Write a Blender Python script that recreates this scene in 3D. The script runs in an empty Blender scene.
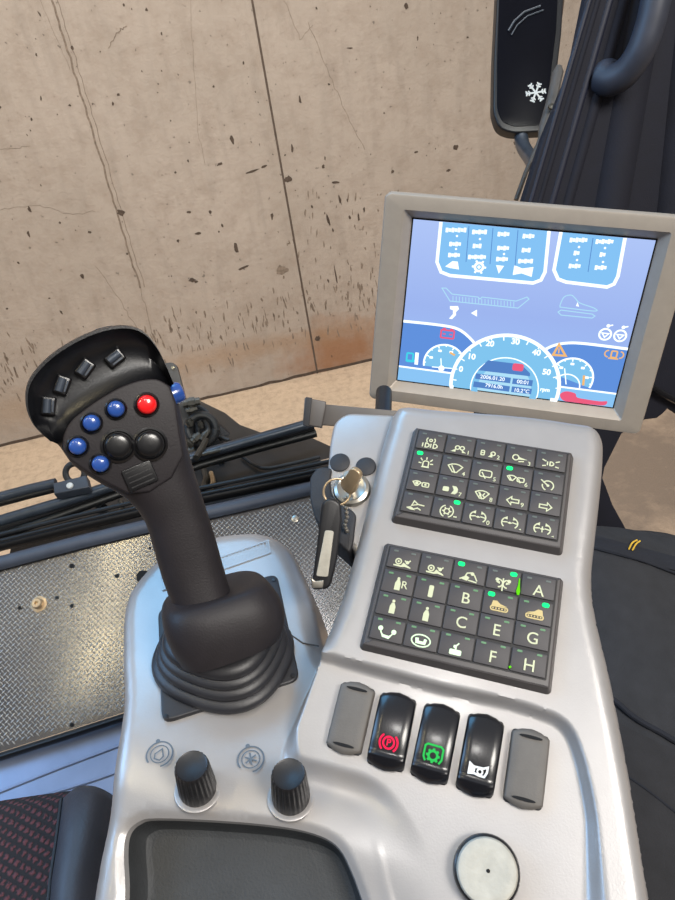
import bpy, math, random
import numpy as np
from mathutils import Vector, Matrix, geometry
random.seed(7)
rnd = random.Random(11)
COL = bpy.context.scene.collection
V3 = Vector
PI = math.pi

# ------------------------------------------------------------------ camera and world axes
F = 680.0
CX, CY = 337.5, 450.0
CAMPOS = V3((0, 0, 2.3))
def cvray(x, y): return V3(((x - CX) / F, (y - CY) / F, 1.0))
ZC = -V3((187, 1100, F)).normalized()                 # world up seen from the camera
XC = cvray(5600, 91.6 - .1704 * 5600)
XC = (XC - ZC * XC.dot(ZC)).normalized()
YC = ZC.cross(XC)
def cvdir(p): return V3((XC.dot(p), YC.dot(p), ZC.dot(p)))
def cv(p): return cvdir(V3(p)) + CAMPOS
def wray(x, y): return cvdir(cvray(x, y))
def at(x, y, d): return CAMPOS + wray(x, y) * d        # a pixel at a depth (m along the optical axis)
def onplane(x, y, p0, n):
    r = wray(x, y)
    return CAMPOS + r * ((p0 - CAMPOS).dot(n) / r.dot(n))
def onz(x, y, z): return onplane(x, y, V3((0, 0, z)), V3((0, 0, 1)))
def tocv(P):
    d = P - CAMPOS
    M = Matrix((XC, YC, ZC)).transposed()
    return M @ d
def topx(P):
    c = tocv(P); return (CX + F * c.x / c.z, CY + F * c.y / c.z, c.z)

cam_d = bpy.data.cameras.new('camera'); cam = bpy.data.objects.new('camera', cam_d); COL.objects.link(cam)
cam_d.sensor_fit = 'HORIZONTAL'; cam_d.sensor_width = 36; cam_d.lens = F / 675 * 36
cam_d.clip_start = .02; cam_d.clip_end = 200
cx, cy, cz = cvdir(V3((1, 0, 0))), cvdir(V3((0, -1, 0))), cvdir(V3((0, 0, -1)))
cam.matrix_world = Matrix(((cx.x, cy.x, cz.x, 0), (cx.y, cy.y, cz.y, 0), (cx.z, cy.z, cz.z, CAMPOS.z), (0, 0, 0, 1)))
bpy.context.scene.camera = cam

class Frame:
    def __init__(s, o, x, y, z=None):
        s.o = o; s.x = x.normalized()
        y = (y - s.x * y.dot(s.x)).normalized(); s.y = y
        s.z = s.x.cross(y)
    def p(s, u, v, w=0): return s.o + s.x * u + s.y * v + s.z * w
    def px(s, x, y, w=0):
        P = onplane(x, y, s.o + s.z * w, s.z) - s.o
        return (P.dot(s.x), P.dot(s.y))
    def mat(s):
        return Matrix(((s.x.x, s.y.x, s.z.x, s.o.x), (s.x.y, s.y.y, s.z.y, s.o.y), (s.x.z, s.y.z, s.z.z, s.o.z), (0, 0, 0, 1)))
    def at(s, u, v, w=0, ang=0):
        c, n = math.cos(ang), math.sin(ang)
        return Frame(s.p(u, v, w), s.x * c + s.y * n, s.y * c - s.x * n)

WORLD = Frame(V3((0, 0, 0)), V3((1, 0, 0)), V3((0, 1, 0)))

# ------------------------------------------------------------------ materials
def newmat(name):
    m = bpy.data.materials.new(name); m.use_nodes = True
    nt = m.node_tree
    return m, nt, nt.nodes['Principled BSDF']
def srgb(r, g, b):
    f = lambda c: (c / 12.92 if c <= .04045 else ((c + .055) / 1.055) ** 2.4)
    return (f(r / 255), f(g / 255), f(b / 255), 1)
def mat(name, col, rough=.5, metal=0, var=0, vscale=30, bump=0, bscale=200, emit=None, es=1, coat=0, spec=.5, bdist=.001, det=4):
    m, nt, b = newmat(name)
    c = srgb(*col)
    b.inputs['Base Color'].default_value = c
    b.inputs['Roughness'].default_value = rough
    b.inputs['Metallic'].default_value = metal
    b.inputs['Coat Weight'].default_value = coat
    b.inputs['Coat Roughness'].default_value = .12
    b.inputs['Specular IOR Level'].default_value = spec
    tc = nt.nodes.new('ShaderNodeTexCoord')
    if var:
        n = nt.nodes.new('ShaderNodeTexNoise'); n.inputs['Scale'].default_value = vscale; n.inputs['Detail'].default_value = det
        nt.links.new(tc.outputs['Object'], n.inputs['Vector'])
        r = nt.nodes.new('ShaderNodeValToRGB')
        r.color_ramp.elements[0].position = .3; r.color_ramp.elements[1].position = .7
        r.color_ramp.elements[0].color = tuple(x * (1 - var) for x in c[:3]) + (1,)
        r.color_ramp.elements[1].color = tuple(min(1, x * (1 + var)) for x in c[:3]) + (1,)
        nt.links.new(n.outputs['Fac'], r.inputs['Fac']); nt.links.new(r.outputs['Color'], b.inputs['Base Color'])
    if bump:
        n = nt.nodes.new('ShaderNodeTexNoise'); n.inputs['Scale'].default_value = bscale; n.inputs['Detail'].default_value = 3
        nt.links.new(tc.outputs['Object'], n.inputs['Vector'])
        bp = nt.nodes.new('ShaderNodeBump'); bp.inputs['Strength'].default_value = bump; bp.inputs['Distance'].default_value = bdist
        nt.links.new(n.outputs['Fac'], bp.inputs['Height']); nt.links.new(bp.outputs['Normal'], b.inputs['Normal'])
    if emit:
        b.inputs['Emission Color'].default_value = srgb(*emit); b.inputs['Emission Strength'].default_value = es
    return m
def glow(name, col, s=1.0):
    m = bpy.data.materials.new(name); m.use_nodes = True; nt = m.node_tree
    nt.nodes.remove(nt.nodes['Principled BSDF'])
    e = nt.nodes.new('ShaderNodeEmission'); e.inputs['Color'].default_value = srgb(*col); e.inputs['Strength'].default_value = s
    nt.links.new(e.outputs[0], nt.nodes['Material Output'].inputs[0])
    return m

M = {}
M['silver'] = mat('silver_plastic', (156, 153, 152), .36, .35, .03, 60, .12, 900, bdist=.0004, coat=.15)
M['silver2'] = mat('silver_trim', (186, 182, 176), .4, .3, .03, 60)
M['bezel'] = mat('monitor_bezel_paint', (164, 155, 144), .45, .3, .04, 90, .1, 900, bdist=.0003)
M['black'] = mat('black_plastic', (26, 26, 29), .42, 0, .15, 40, .15, 900, bdist=.0004)
M['blackmatte'] = mat('matte_black_plastic', (34, 34, 38), .62, 0, .15, 60, .35, 700, bdist=.0006)
M['gloss'] = mat('glossy_black', (15, 16, 21), .27, 0, .2, 20, coat=.15)
M['grip'] = mat('soft_touch_grip', (35, 32, 35), .52, 0, .12, 70, .25, 900, bdist=.0005, spec=.3)
M['hood'] = mat('grip_hood_black', (12, 13, 17), .33, 0, .2, 50, .15, 700, bdist=.0005)
M['boot'] = mat('rubber_boot', (36, 36, 40), .46, 0, .15, 60, .2, 500, bdist=.0005)
M['key'] = mat('keypad_key', (54, 51, 53), .55, 0, .06, 90, .1, 900, bdist=.0003)
M['keybase'] = mat('keypad_base', (66, 62, 62), .5, 0, .1, 60)
M['keygap'] = mat('keypad_gap', (24, 23, 25), .6)
M['icon'] = mat('icon_print', (182, 184, 152), .6, emit=(200, 210, 165), es=.08)
M['icongreen'] = mat('icon_print_green', (190, 214, 176), .6, emit=(170, 215, 160), es=.3)
M['iconamber'] = mat('icon_print_amber', (178, 160, 110), .6, emit=(170, 140, 80), es=.2)
M['ledon'] = glow('led_lit', (30, 235, 120), 2.2)
M['ledoff'] = mat('led_unlit', (84, 92, 88), .4)
M['leddim'] = mat('led_dim_green', (80, 120, 84), .4, emit=(60, 120, 70), es=.12)
M['greenmark'] = glow('green_mark', (110, 230, 30), 1.1)
M['blue'] = mat('blue_button', (34, 72, 146), .22, 0, coat=.5)
M['red'] = mat('red_button', (214, 22, 26), .2, 0, coat=.6, emit=(220, 20, 20), es=.15)
M['blackbtn'] = mat('black_button', (13, 13, 16), .3, 0, coat=.2)
M['grey'] = mat('grey_blank_plate', (88, 84, 80), .6, 0, .08, 120, .3, 900, bdist=.0004)
M['redglow'] = glow('red_symbol', (255, 40, 84), 1.25)
M['greenglow'] = glow('green_symbol', (60, 215, 100), 1.0)
M['white'] = mat('white_print', (212, 214, 214), .6)
M['cap'] = mat('worn_white_cap', (168, 165, 155), .7, 0, .1, 160, .4, 500, bdist=.0006)
M['plate'] = mat('aluminium_tread_plate', (158, 160, 160), .33, .85, .22, 9, .15, 300, bdist=.0005)
M['steel'] = mat('steel', (170, 165, 155), .3, .9, .1, 50)
M['brass'] = mat('worn_brass', (186, 164, 134), .35, .7, .15, 90)
M['darkhole'] = mat('dark_hole', (10, 10, 12), .9)
M['trim'] = mat('dash_trim_rubber', (60, 66, 78), .5, 0, .1, 30, .2, 400)
M['seal'] = mat('black_rubber_seal', (16, 17, 20), .45, 0, .1, 40)
M['sill'] = mat('blue_grey_sill', (128, 142, 170), .3, .25, .12, 14)
M['cowl'] = mat('cowl_black_paint', (27, 29, 33), .5, .1, .5, 14, .15, 60, coat=.3)
M['wiper'] = mat('wiper_black', (58, 66, 78), .35, .2, .2, 30)
M['hose'] = mat('black_hose', (40, 42, 46), .5, 0, .2, 60)
M['fit'] = mat('zinc_fitting', (84, 82, 78), .4, .7, .2, 90)
M['bracket'] = mat('grey_bracket', (84, 80, 78), .5, .1, .15, 30)
M['pillar'] = mat('navy_pillar_lining', (11, 14, 30), .8, 0, .12, 40, .4, 500)
M['pillaredge'] = mat('navy_edge', (22, 26, 44), .55, 0, .1, 40)
M['handle'] = mat('grey_handle', (50, 54, 66), .5, 0, .1, 60)
M['mirrorglass'] = mat('dark_mirror_glass', (10, 11, 20), .3, 0, .15, 8, spec=.1)
M['mirrorframe'] = mat('mirror_housing', (24, 25, 30), .4)
M['cloth'] = mat('navy_work_cloth', (40, 41, 45), .9, 0, .14, 60, .5, 700)
M['cloth2'] = mat('navy_work_cloth_dark', (25, 28, 37), .9, 0, .1, 60, .4, 700)
M['cloth3'] = mat('charcoal_work_cloth', (38, 38, 41), .95, 0, .14, 60, .5, 700)
M['yellow'] = mat('yellow_thread', (222, 180, 60), .7)
M['leather'] = mat('charcoal_leatherette', (56, 58, 66), .5, 0, .1, 60, .35, 350)
M['tray'] = mat('dark_tray', (46, 48, 50), .62, 0, .15, 50, .35, 700)
M['print'] = mat('dark_grey_print', (84, 96, 108), .6)

# ------------------------------------------------------------------ mesh builder
def offset(pts, d):
    """move a closed counter-clockwise outline inward by d"""
    n = len(pts); out = []
    for i in range(n):
        a, b, c = pts[i - 1], pts[i], pts[(i + 1) % n]
        e1 = (b[0] - a[0], b[1] - a[1]); e2 = (c[0] - b[0], c[1] - b[1])
        l1 = math.hypot(*e1) or 1e-9; l2 = math.hypot(*e2) or 1e-9
        n1 = (-e1[1] / l1, e1[0] / l1); n2 = (-e2[1] / l2, e2[0] / l2)
        m = (n1[0] + n2[0], n1[1] + n2[1]); ml = math.hypot(*m) or 1e-9
        m = (m[0] / ml, m[1] / ml); k = max(.4, m[0] * n1[0] + m[1] * n1[1])
        out.append((b[0] + m[0] * d / k, b[1] + m[1] * d / k))
    return out
def ccw(pts):
    a = sum(pts[i - 1][0] * pts[i][1] - pts[i][0] * pts[i - 1][1] for i in range(len(pts)))
    return list(pts) if a > 0 else list(reversed(pts))
def rrect(cx, cy, w, h, r, n=5):
    o = []
    for (sx, sy, a0) in ((1, -1, -90), (1, 1, 0), (-1, 1, 90), (-1, -1, 180)):
        for k in range(n + 1):
            a = math.radians(a0 + 90 * k / n)
            o.append((cx + sx * (w / 2 - r) + r * math.cos(a), cy + sy * (h / 2 - r) + r * math.sin(a)))
    return o
def roundpoly(pts, r, n=5):
    """round the corners of an outline; r may be a list"""
    pts = ccw(pts) if not isinstance(r, list) else list(pts)
    N = len(pts); out = []
    for i in range(N):
        a, b, c = V3((*pts[i - 1], 0)), V3((*pts[i], 0)), V3((*pts[(i + 1) % N], 0))
        rr = r[i] if isinstance(r, list) else r
        d1 = (a - b); d2 = (c - b); k = min(rr, d1.length * .45, d2.length * .45)
        p, q = b + d1.normalized() * k, b + d2.normalized() * k
        for j in range(n + 1):
            t = j / n
            P = p * (1 - t) ** 2 + b * 2 * t * (1 - t) + q * t * t
            out.append((P.x, P.y))
    return out
def catmull(pts, n=6, closed=False):
    P = [V3(p) if len(p) == 3 else V3((*p, 0)) for p in pts]; out = []
    N = len(P); rng = range(N if closed else N - 1)
    for i in rng:
        if closed: a, b, c, d = P[i - 1], P[i], P[(i + 1) % N], P[(i + 2) % N]
        else: a, b, c, d = P[max(0, i - 1)], P[i], P[i + 1], P[min(N - 1, i + 2)]
        for k in range(n):
            t = k / n
            out.append(.5 * ((2 * b) + (c - a) * t + (2 * a - 5 * b + 4 * c - d) * t * t + (3 * b - a - 3 * c + d) * t ** 3))
    if not closed: out.append(P[-1])
    return out
class MB:
    def __init__(s): s.v = []; s.f = []; s.m = []; s.mi = 0
    def face(s, idx): s.f.append(tuple(idx)); s.m.append(s.mi)
    def rings(s, rings, close=True, cap0=False, cap1=False):
        """rings: lists of world points, all the same length"""
        n = len(rings[0]); b = len(s.v)
        for r in rings: s.v += [V3(p) for p in r]
        for i in range(len(rings) - 1):
            for j in range(n if close else n - 1):
                k = (j + 1) % n
                s.face((b + i * n + j, b + i * n + k, b + (i + 1) * n + k, b + (i + 1) * n + j))
        if cap0: s.face([b + j for j in reversed(range(n))])
        if cap1: s.face([b + (len(rings) - 1) * n + j for j in range(n)])
        return s
    def prism(s, fr, pts, w0, w1, r=0, n=3, taper=0):
        pts = ccw(pts); R = [[fr.p(u, v, w0) for u, v in pts]]
        if r:
            for k in range(n + 1):
                a = PI / 2 * k / n
                q = offset(pts, taper + r * (1 - math.cos(a)))
                R.append([fr.p(u, v, w1 - r + r * math.sin(a)) for u, v in q])
        else:
            q = offset(pts, taper) if taper else pts
            R.append([fr.p(u, v, w1) for u, v in q])
        return s.rings(R, True, True, True)
    def box(s, fr, c, d, r=0):
        return s.prism(fr, rrect(c[0], c[1], d[0], d[1], max(r, 1e-5), 3) if r else [(c[0] - d[0] / 2, c[1] - d[1] / 2), (c[0] + d[0] / 2, c[1] - d[1] / 2), (c[0] + d[0] / 2, c[1] + d[1] / 2), (c[0] - d[0] / 2, c[1] + d[1] / 2)],
                       c[2] - d[2] / 2, c[2] + d[2] / 2, min(r, d[2] * .4))
    def tube(s, pts, r, n=12, cap=True, flat=None):
        P = [V3(p) for p in pts]; rings = []
        up = None
        for i, p in enumerate(P):
            t = (P[min(i + 1, len(P) - 1)] - P[max(i - 1, 0)]).normalized()
            if up is None:
                up = flat or (V3((0, 0, 1)) if abs(t.z) < .9 else V3((1, 0, 0)))
            a = t.cross(up).normalized(); up = a.cross(t).normalized()
            ri = r[i] if isinstance(r, (list, tuple)) and len(r) == len(P) else r
            rx, ry = ri if isinstance(ri, tuple) else (ri, ri)
            rings.append([p + a * (rx * math.cos(2 * PI * k / n)) + up * (ry * math.sin(2 * PI * k / n)) for k in range(n)])
        return s.rings(rings, True, cap, cap)
    def lathe(s, fr, prof, n=40, cap0=True, cap1=True, ribs=0, ribd=0):
        R = []
        for q in prof:
            r, w = q[0], q[1]; rb = q[2] if len(q) > 2 else 0
            R.append([fr.p((r - (ribd if rb and (k // 2) % 2 else 0)) * math.cos(2 * PI * k / n), (r - (ribd if rb and (k // 2) % 2 else 0)) * math.sin(2 * PI * k / n), w) for k in range(n)])
        return s.rings(R, True, cap0, cap1)
    def fill(s, fr, pts, w=0):
        b = len(s.v); pts = ccw(pts); s.v += [fr.p(u, v, w) for u, v in pts]
        s.face(range(b, b + len(pts))); return s
    def stroke(s, fr, pts, wd, w=0, closed=False):
        """flat ribbon of width wd along 2-D points, with mitred joints"""
        P = [V3((p[0], p[1], 0)) for p in pts]; N = len(P); L = []; R = []
        for i in range(N):
            if closed: a, c = P[i - 1], P[(i + 1) % N]
            else: a, c = P[max(0, i - 1)], P[min(N - 1, i + 1)]
            d1 = (P[i] - a); d2 = (c - P[i])
            if d1.length < 1e-9: d1 = d2
            if d2.length < 1e-9: d2 = d1
            d1 = d1.normalized(); d2 = d2.normalized()
            n1 = V3((-d1.y, d1.x, 0)); n2 = V3((-d2.y, d2.x, 0)); m = (n1 + n2)
            m = m.normalized() if m.length > 1e-6 else n1
            k = max(.5, m.dot(n1)); L.append(P[i] + m * wd / 2 / k); R.append(P[i] - m * wd / 2 / k)
        b = len(s.v)
        for l, r in zip(L, R): s.v += [fr.p(r.x, r.y, w), fr.p(l.x, l.y, w)]
        for i in range(N if closed else N - 1):
            j = (i + 1) % N; s.face((b + 2 * i, b + 2 * j, b + 2 * j + 1, b + 2 * i + 1))
        return s
    def circle(s, fr, c, r, wd, w=0, n=24, a0=0, a1=360, ry=None):
        ry = ry or r; full = abs(a1 - a0) >= 360
        pts = [(c[0] + r * math.cos(math.radians(a0 + (a1 - a0) * k / n)), c[1] + ry * math.sin(math.radians(a0 + (a1 - a0) * k / n))) for k in range(n if full else n + 1)]
        return s.stroke(fr, pts, wd, w, full)
    def disc(s, fr, c, r, w=0, n=20, ry=None):
        ry = ry or r
        return s.fill(fr, [(c[0] + r * math.cos(2 * PI * k / n), c[1] + ry * math.sin(2 * PI * k / n)) for k in range(n)], w)
    def text(s, fr, txt, c, size, w=0, bold=.0):
        cu = bpy.data.curves.new('t', 'FONT'); cu.body = txt; cu.size = size; cu.align_x = 'CENTER'; cu.align_y = 'CENTER'; cu.offset = bold
        o = bpy.data.objects.new('t', cu); COL.objects.link(o)
        me = bpy.data.meshes.new_from_object(o.evaluated_get(bpy.context.evaluated_depsgraph_get()))
        b = len(s.v)
        for v in me.vertices: s.v.append(fr.p(c[0] + v.co.x, c[1] + v.co.y, w))
        for p in me.polygons: s.face([b + i for i in p.vertices])
        bpy.data.objects.remove(o); bpy.data.curves.remove(cu); bpy.data.meshes.remove(me)
        return s

MW = {}
def base(name, fr, label=None, cat=None, group=None):
    o = bpy.data.objects.new(name, None); COL.objects.link(o); o.empty_display_size = .02
    m = fr.mat() if isinstance(fr, Frame) else Matrix.Translation(fr)
    o.matrix_world = m; MW[o.name] = m
    tag(o, label, cat, group); return o
def tag(o, label=None, cat=None, group=None, kind=None):
    if label: o['label'] = label
    if cat: o['category'] = cat
    if group: o['group'] = group
    if kind: o['kind'] = kind
    return o
def obj(name, mb, mats, parent=None, origin=None, ang=35, label=None):
    if parent is not None: m = MW[parent.name]
    elif isinstance(origin, Frame): m = origin.mat()
    else:
        c = origin or sum(mb.v, V3()) / len(mb.v); m = Matrix.Translation(c)
    mi = m.inverted()
    me = bpy.data.meshes.new(name)
    me.from_pydata([mi @ v for v in mb.v], [], mb.f)
    for q in (mats if isinstance(mats, (list, tuple)) else [mats]): me.materials.append(M[q] if isinstance(q, str) else q)
    me.polygons.foreach_set('material_index', mb.m)
    me.polygons.foreach_set('use_smooth', [True] * len(me.polygons))
    me.update(); me.set_sharp_from_angle(angle=math.radians(ang))
    o = bpy.data.objects.new(name, me); COL.objects.link(o)
    if parent is not None: o.parent = parent
    else: o.matrix_world = m
    MW[o.name] = m
    if label: o['label'] = label
    return o
def flipcheck(mb): return mb

# ------------------------------------------------------------------ console frame (fitted to the two keypads)
K = Frame(cv((.049, -.014, .454)), cvdir(V3((.959, .169, -.229))), cvdir(V3((.259, -.853, .454))))
def sstep(x): x = np.clip(x, 0, 1); return x * x * (3 - 2 * x)
KV0 = K.px(290, 800)[1]
def HJ(v):
    x = v - KV0
    return -.007 - .42 * (x + np.sqrt(x * x + .02 ** 2)) / 2 + .42 * .003
def hitJ(x, y, dw=0):
    w = -.02
    for _ in range(14):
        u, v = K.px(x, y, w + dw); w = float(HJ(v))
    return (u, v, w + dw)

# crease between the joystick pod and the keypad tower / rocker area  (low side is on the left)
crease = [K.px(*p, -.012) for p in ((322, 600), (324, 640), (315, 668), (302, 705), (292, 738), (296, 765), (330, 776), (372, 792), (396, 830), (405, 870), (412, 930), (416, 960))]
crease = [(p.x, p.y) for p in catmull(crease, 8)]
# outline of the whole top shell
pod = [hitJ(x, y, -.008)[:2] for x, y in ((72, 1010), (86, 935), (96, 870), (110, 800), (123, 715), (123, 660), (125, 612), (137, 584), (166, 556), (206, 540), (242, 534), (268, 536), (290, 550), (304, 578), (314, 605))]
tower = [K.px(x, y, -.008) for x, y in ((338, 610), (350, 572), (364, 520), (376, 470), (387, 432), (393, 416), (404, 408), (440, 411), (520, 417), (572, 424), (592, 428), (602, 440), (603, 462), (600, 500), (595, 545), (592, 580), (596, 618), (611, 682), (629, 774), (640, 840), (652, 915), (668, 1010))]
outline = pod + [K.px(324, 652, -.03)] + tower
outline = ccw([(p.x, p.y) for p in catmull([(*p, 0) for p in outline], 5, True)])
# keep only what lies above the lower cut (just below the frame)
VC = min(K.px(100, 955)[1], K.px(500, 955)[1])
recess = [K.px(*p, -.002) for p in ((298, 652), (326, 652), (345, 657), (378, 666), (445, 684), (505, 697), (541, 708), (560, 716), (574, 730), (585, 757), (596, 807), (604, 871), (612, 940), (618, 975), (560, 985), (420, 980), (385, 900), (360, 830), (270, 780))]
recess = ccw([(p.x, p.y) for p in catmull([(*p, 0) for p in recess], 4, True)])
tray = [hitJ(x, y)[:2] for x, y in ((112, 980), (120, 900), (119, 856), (122, 834), (134, 822), (154, 818), (225, 821), (284, 827), (320, 836), (339, 849), (351, 872), (361, 900), (378, 950), (385, 985))]
tray = ccw([(p.x, p.y) for p in catmull([(*p, 0) for p in tray], 4, True)])

def segdist(P, line, closed):
    A = np.array(line); B = np.roll(A, -1, 0) if closed else A[1:]
    if not closed: A = A[:-1]
    D = np.full(len(P), 1e9)
    sd = np.zeros(len(P))
    for a, b in zip(A, B):
        ab = b - a; L = ab @ ab + 1e-18
        t = np.clip(((P - a) @ ab) / L, 0, 1)
        q = P - (a + t[:, None] * ab); d = np.hypot(q[:, 0], q[:, 1])
        cr = ab[0] * (P[:, 1] - a[1]) - ab[1] * (P[:, 0] - a[0])
        m = d < D; D[m] = d[m]; sd[m] = np.sign(cr[m])
    return D, sd
def inside(P, poly):
    A = np.array(poly); B = np.roll(A, -1, 0); c = np.zeros(len(P), bool)
    for a, b in zip(A, B):
        k = ((a[1] > P[:, 1]) != (b[1] > P[:, 1]))
        with np.errstate(all='ignore'):
            xx = (b[0] - a[0]) * (P[:, 1] - a[1]) / (b[1] - a[1] + 1e-18) + a[0]
        c ^= k & (P[:, 0] < xx)
    return c
def H(P):
    P = np.asarray(P, float)
    v = P[:, 1]
    dr, _ = segdist(P, recess, True); dr = np.where(inside(P, recess), dr, -dr)
    wid = np.interp(v, [KV0 - .06, KV0 + .03], [.017, .005])
    wid = np.where(P[:, 0] > .09, wid, .005)
    ht = -.008 * sstep(dr / wid)
    d, sg = segdist(P, crease, False); dc = d * sg           # >0 on the right (tower) side
    wc = np.interp(v, [KV0 - .01, KV0 + .035], [.030, .005])
    wgt = sstep((dc + wc / 2) / wc)
    hj = HJ(v) - .004 * sstep((KV0 - .01 - v) / .03)
    h = hj * (1 - wgt) + ht * wgt
    do, _ = segdist(P, outline, True)
    R = .011
    h = h - np.where(do < R, R - np.sqrt(np.maximum(0, R * R - (R - do) ** 2)), 0)
    dt, _ = segdist(P, tray, True)
    h = h - np.where(dt < .004, .0025 * (1 - dt / .004), 0)
    return h

def build_shell():
    cu, cons = [], []
    def add(line, closed):
        b = len(cu); cu.extend(line); n = len(line)
        for i in range(n if closed else n - 1): cons.append((b + i, b + (i + 1) % n))
    def densify(line, st, closed):
        o = []
        n = len(line)
        for i in range(n if closed else n - 1):
            a, b = line[i], line[(i + 1) % n]; L = math.hypot(b[0] - a[0], b[1] - a[1]); k = max(1, int(L / st + .5))
            for j in range(k): o.append((a[0] + (b[0] - a[0]) * j / k, a[1] + (b[1] - a[1]) * j / k))
        if not closed: o.append(line[-1])
        return o
    out = densify([p for p in outline], .004, True)
    pts_extra = []
    O = np.array(out)
    add(out, True)
    tr = densify(tray, .004, True); add(tr, True)
    us = [p[0] for p in out]; vs = [p[1] for p in out]
    # free points: rings beside the lines, and a grid
    cand = []
    for d in (.0004, .0012, .0025, .004, .006, .0085, .011, .0135): cand += offset(out, d)
    for d in (-.0015, -.003, -.0045): cand += offset(tr, d)
    cr = densify(crease, .003, False); rc = densify(recess, .003, True)
    fs = .0013; F_ = []
    for i in range(int((max(us) - min(us)) / fs) + 1):
        for j in range(int((max(vs) - min(vs)) / fs) + 1):
            F_.append((min(us) + i * fs + (j % 2) * fs / 2, min(vs) + j * fs))
    F_ = np.array(F_); dq, _ = segdist(F_, rc, True); dq2, _ = segdist(F_, cr, False)
    F_ = F_[(dq < .019) | (dq2 < .010) | ((dq2 < .019) & (F_[:, 1] < KV0 + .04))]
    cand += [tuple(p) for p in F_]
    st = .004
    for i in range(int((max(us) - min(us)) / st) + 1):
        for j in range(int((max(vs) - min(vs)) / st) + 1):
            cand.append((min(us) + i * st, min(vs) + j * st))
    C = np.array(cand); do, _ = segdist(C, out, True); dt, _ = segdist(C, tr, True)
    keep = inside(C, out) & (do > .0003) & ~inside(C, tr) & (dt > .0006)
    C = C[keep]
    # thin out near-duplicates
    seen = {}; res = []
    for p in C:
        k = (int(p[0] / .0009), int(p[1] / .0009))
        if any((k[0] + a, k[1] + b) in seen and math.hypot(seen[(k[0] + a, k[1] + b)][0] - p[0], seen[(k[0] + a, k[1] + b)][1] - p[1]) < .0008 for a in (-1, 0, 1) for b in (-1, 0, 1)): continue
        seen[k] = p; res.append((p[0], p[1]))
    allp = [Vector(p) for p in cu + res]
    vo, eo, fo, _, _, _ = geometry.delaunay_2d_cdt(allp, cons, [], 0, 1e-7)
    P = np.array([tuple(v) for v in vo]); h = H(P)
    cen = np.array([P[list(f)].mean(0) for f in fo])
    ok = inside(cen, out) & ~inside(cen, tr)
    mb = MB(); mb.v = [K.p(p[0], p[1], w) for p, w in zip(P, h)]
    for f, k in zip(fo, ok):
        if k:
            a, b, c = (P[i] for i in f[:3])
            if (b[0] - a[0]) * (c[1] - a[1]) - (b[1] - a[1]) * (c[0] - a[0]) < 0: f = tuple(reversed(f))
            mb.face(f)
    ho = H(np.array(out)); depth = .07
    up = V3((K.x.z, K.y.z, K.z.z))
    mb.rings([[K.p(p[0], p[1], -depth - (.06 if p[1] > KV0 and p[0] < -.02 else 0)) for p in out], [K.p(p[0], p[1], w) for p, w in zip(out, ho)]], True, True, False)
    ht = H(np.array(tr))
    mb.rings([[K.p(p[0], p[1], w) for p, w in zip(tr, ht)], [K.p(p[0], p[1], w - .004) for p, w in zip(offset(tr, .001), ht)]])
    lin = MB()
    R = []; fl = float(ht.min()) - .02
    for (d, f_) in ((.001, .1), (.002, .4), (.003, .75), (.005, .94), (.008, 1.0), (.0085, 1.0)): R.append([K.p(p[0], p[1], (w - .002) * (1 - f_) + fl * f_) for p, w in zip(offset(tr, d), ht)])
    lin.rings(R, True, False, True)
    return mb, lin
console = base('armrest_console', K.p(0, -.1, -.05), 'silver plastic armrest control console carrying the joystick, keypads and switches', 'control console')
shell, liner = build_shell()
obj('housing', shell, 'silver', console, ang=50)
obj('storage_tray', liner, 'tray', console, label='dark grey moulded tray in the front of the silver console')
# ribbed slot behind the joystick
def Jf(x, y, dw=0, ang=0):
    u, v, w = hitJ(x, y, dw)
    s = -.42; n = (K.z - K.y * s).normalized()
    P = K.p(u, v, w); X = K.x; Y = n.cross(X)
    c, q = math.cos(ang), math.sin(ang)
    return Frame(P, X * c + Y * q, Y * c - X * q)
JF = Jf(228, 655)
def jpx(x, y, w=0): return JF.px(x, y, w)
mb = MB()
sl = [jpx(*p, .0005) for p in ((160, 578), (268, 541), (270, 553), (163, 590))]
mb.stroke(JF, sl, .0012, .0012, True)
for k in range(30):
    t = (k + .5) / 30
    a = V3((*sl[0], 0)).lerp(V3((*sl[1], 0)), t); b = V3((*sl[3], 0)).lerp(V3((*sl[2], 0)), t)
    mb.stroke(JF, [(a.x, a.y), (b.x, b.y)], .0009, .0009)
obj('ribbed_slot', mb, 'silver', console, label='narrow ribbed slot behind the joystick')
# ignition plate (lower level left of the tower)
IG = K.at(0, 0, -.012)
mb = MB()
ip = [IG.px(*p) for p in ((325, 497), (330, 440), (334, 421), (347, 412), (392, 414), (420, 416), (390, 480), (362, 560), (352, 548), (345, 538), (333, 532))]
mb.prism(IG, roundpoly(ip, .007), -.02, 0, .003)
obj('ignition_plate', mb, 'silver', console, label='silver plate holding the ignition lock')
mb = MB()
ip2 = [IG.px(*p, -.003) for p in ((311, 480), (319, 470), (333, 471), (331, 482), (332, 496), (340, 507), (352, 512), (357, 518), (354, 545), (350, 556), (330, 538), (316, 522), (311, 502))]
mb.prism(IG, roundpoly(ip2, .003), -.028, .0022, .0015)
obj('lock_surround', mb, 'blackmatte', console, label='black surround below the ignition plate')
for c in ((340, 463), (366, 467)):
    u, v = IG.px(*c); mb = MB(); mb.lathe(IG.at(u, v), [(.0068, -.001), (.0068, .0012), (.0062, .0016), (.0001, .0016)], 28)
    obj('plug', mb, 'blackmatte', console, label='round black plug in the ignition plate')
u, v = IG.px(352, 490)
mb = MB(); mb.lathe(IG.at(u, v), [(.0125, -.001), (.0125, .001), (.0115, .003), (.0095, .004), (.0085, .0035), (.0001, .0035)], 36)
lockf = IG.at(u, v)
lk = obj('ignition_lock', mb, 'steel', console, label='round metal ignition lock')
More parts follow.
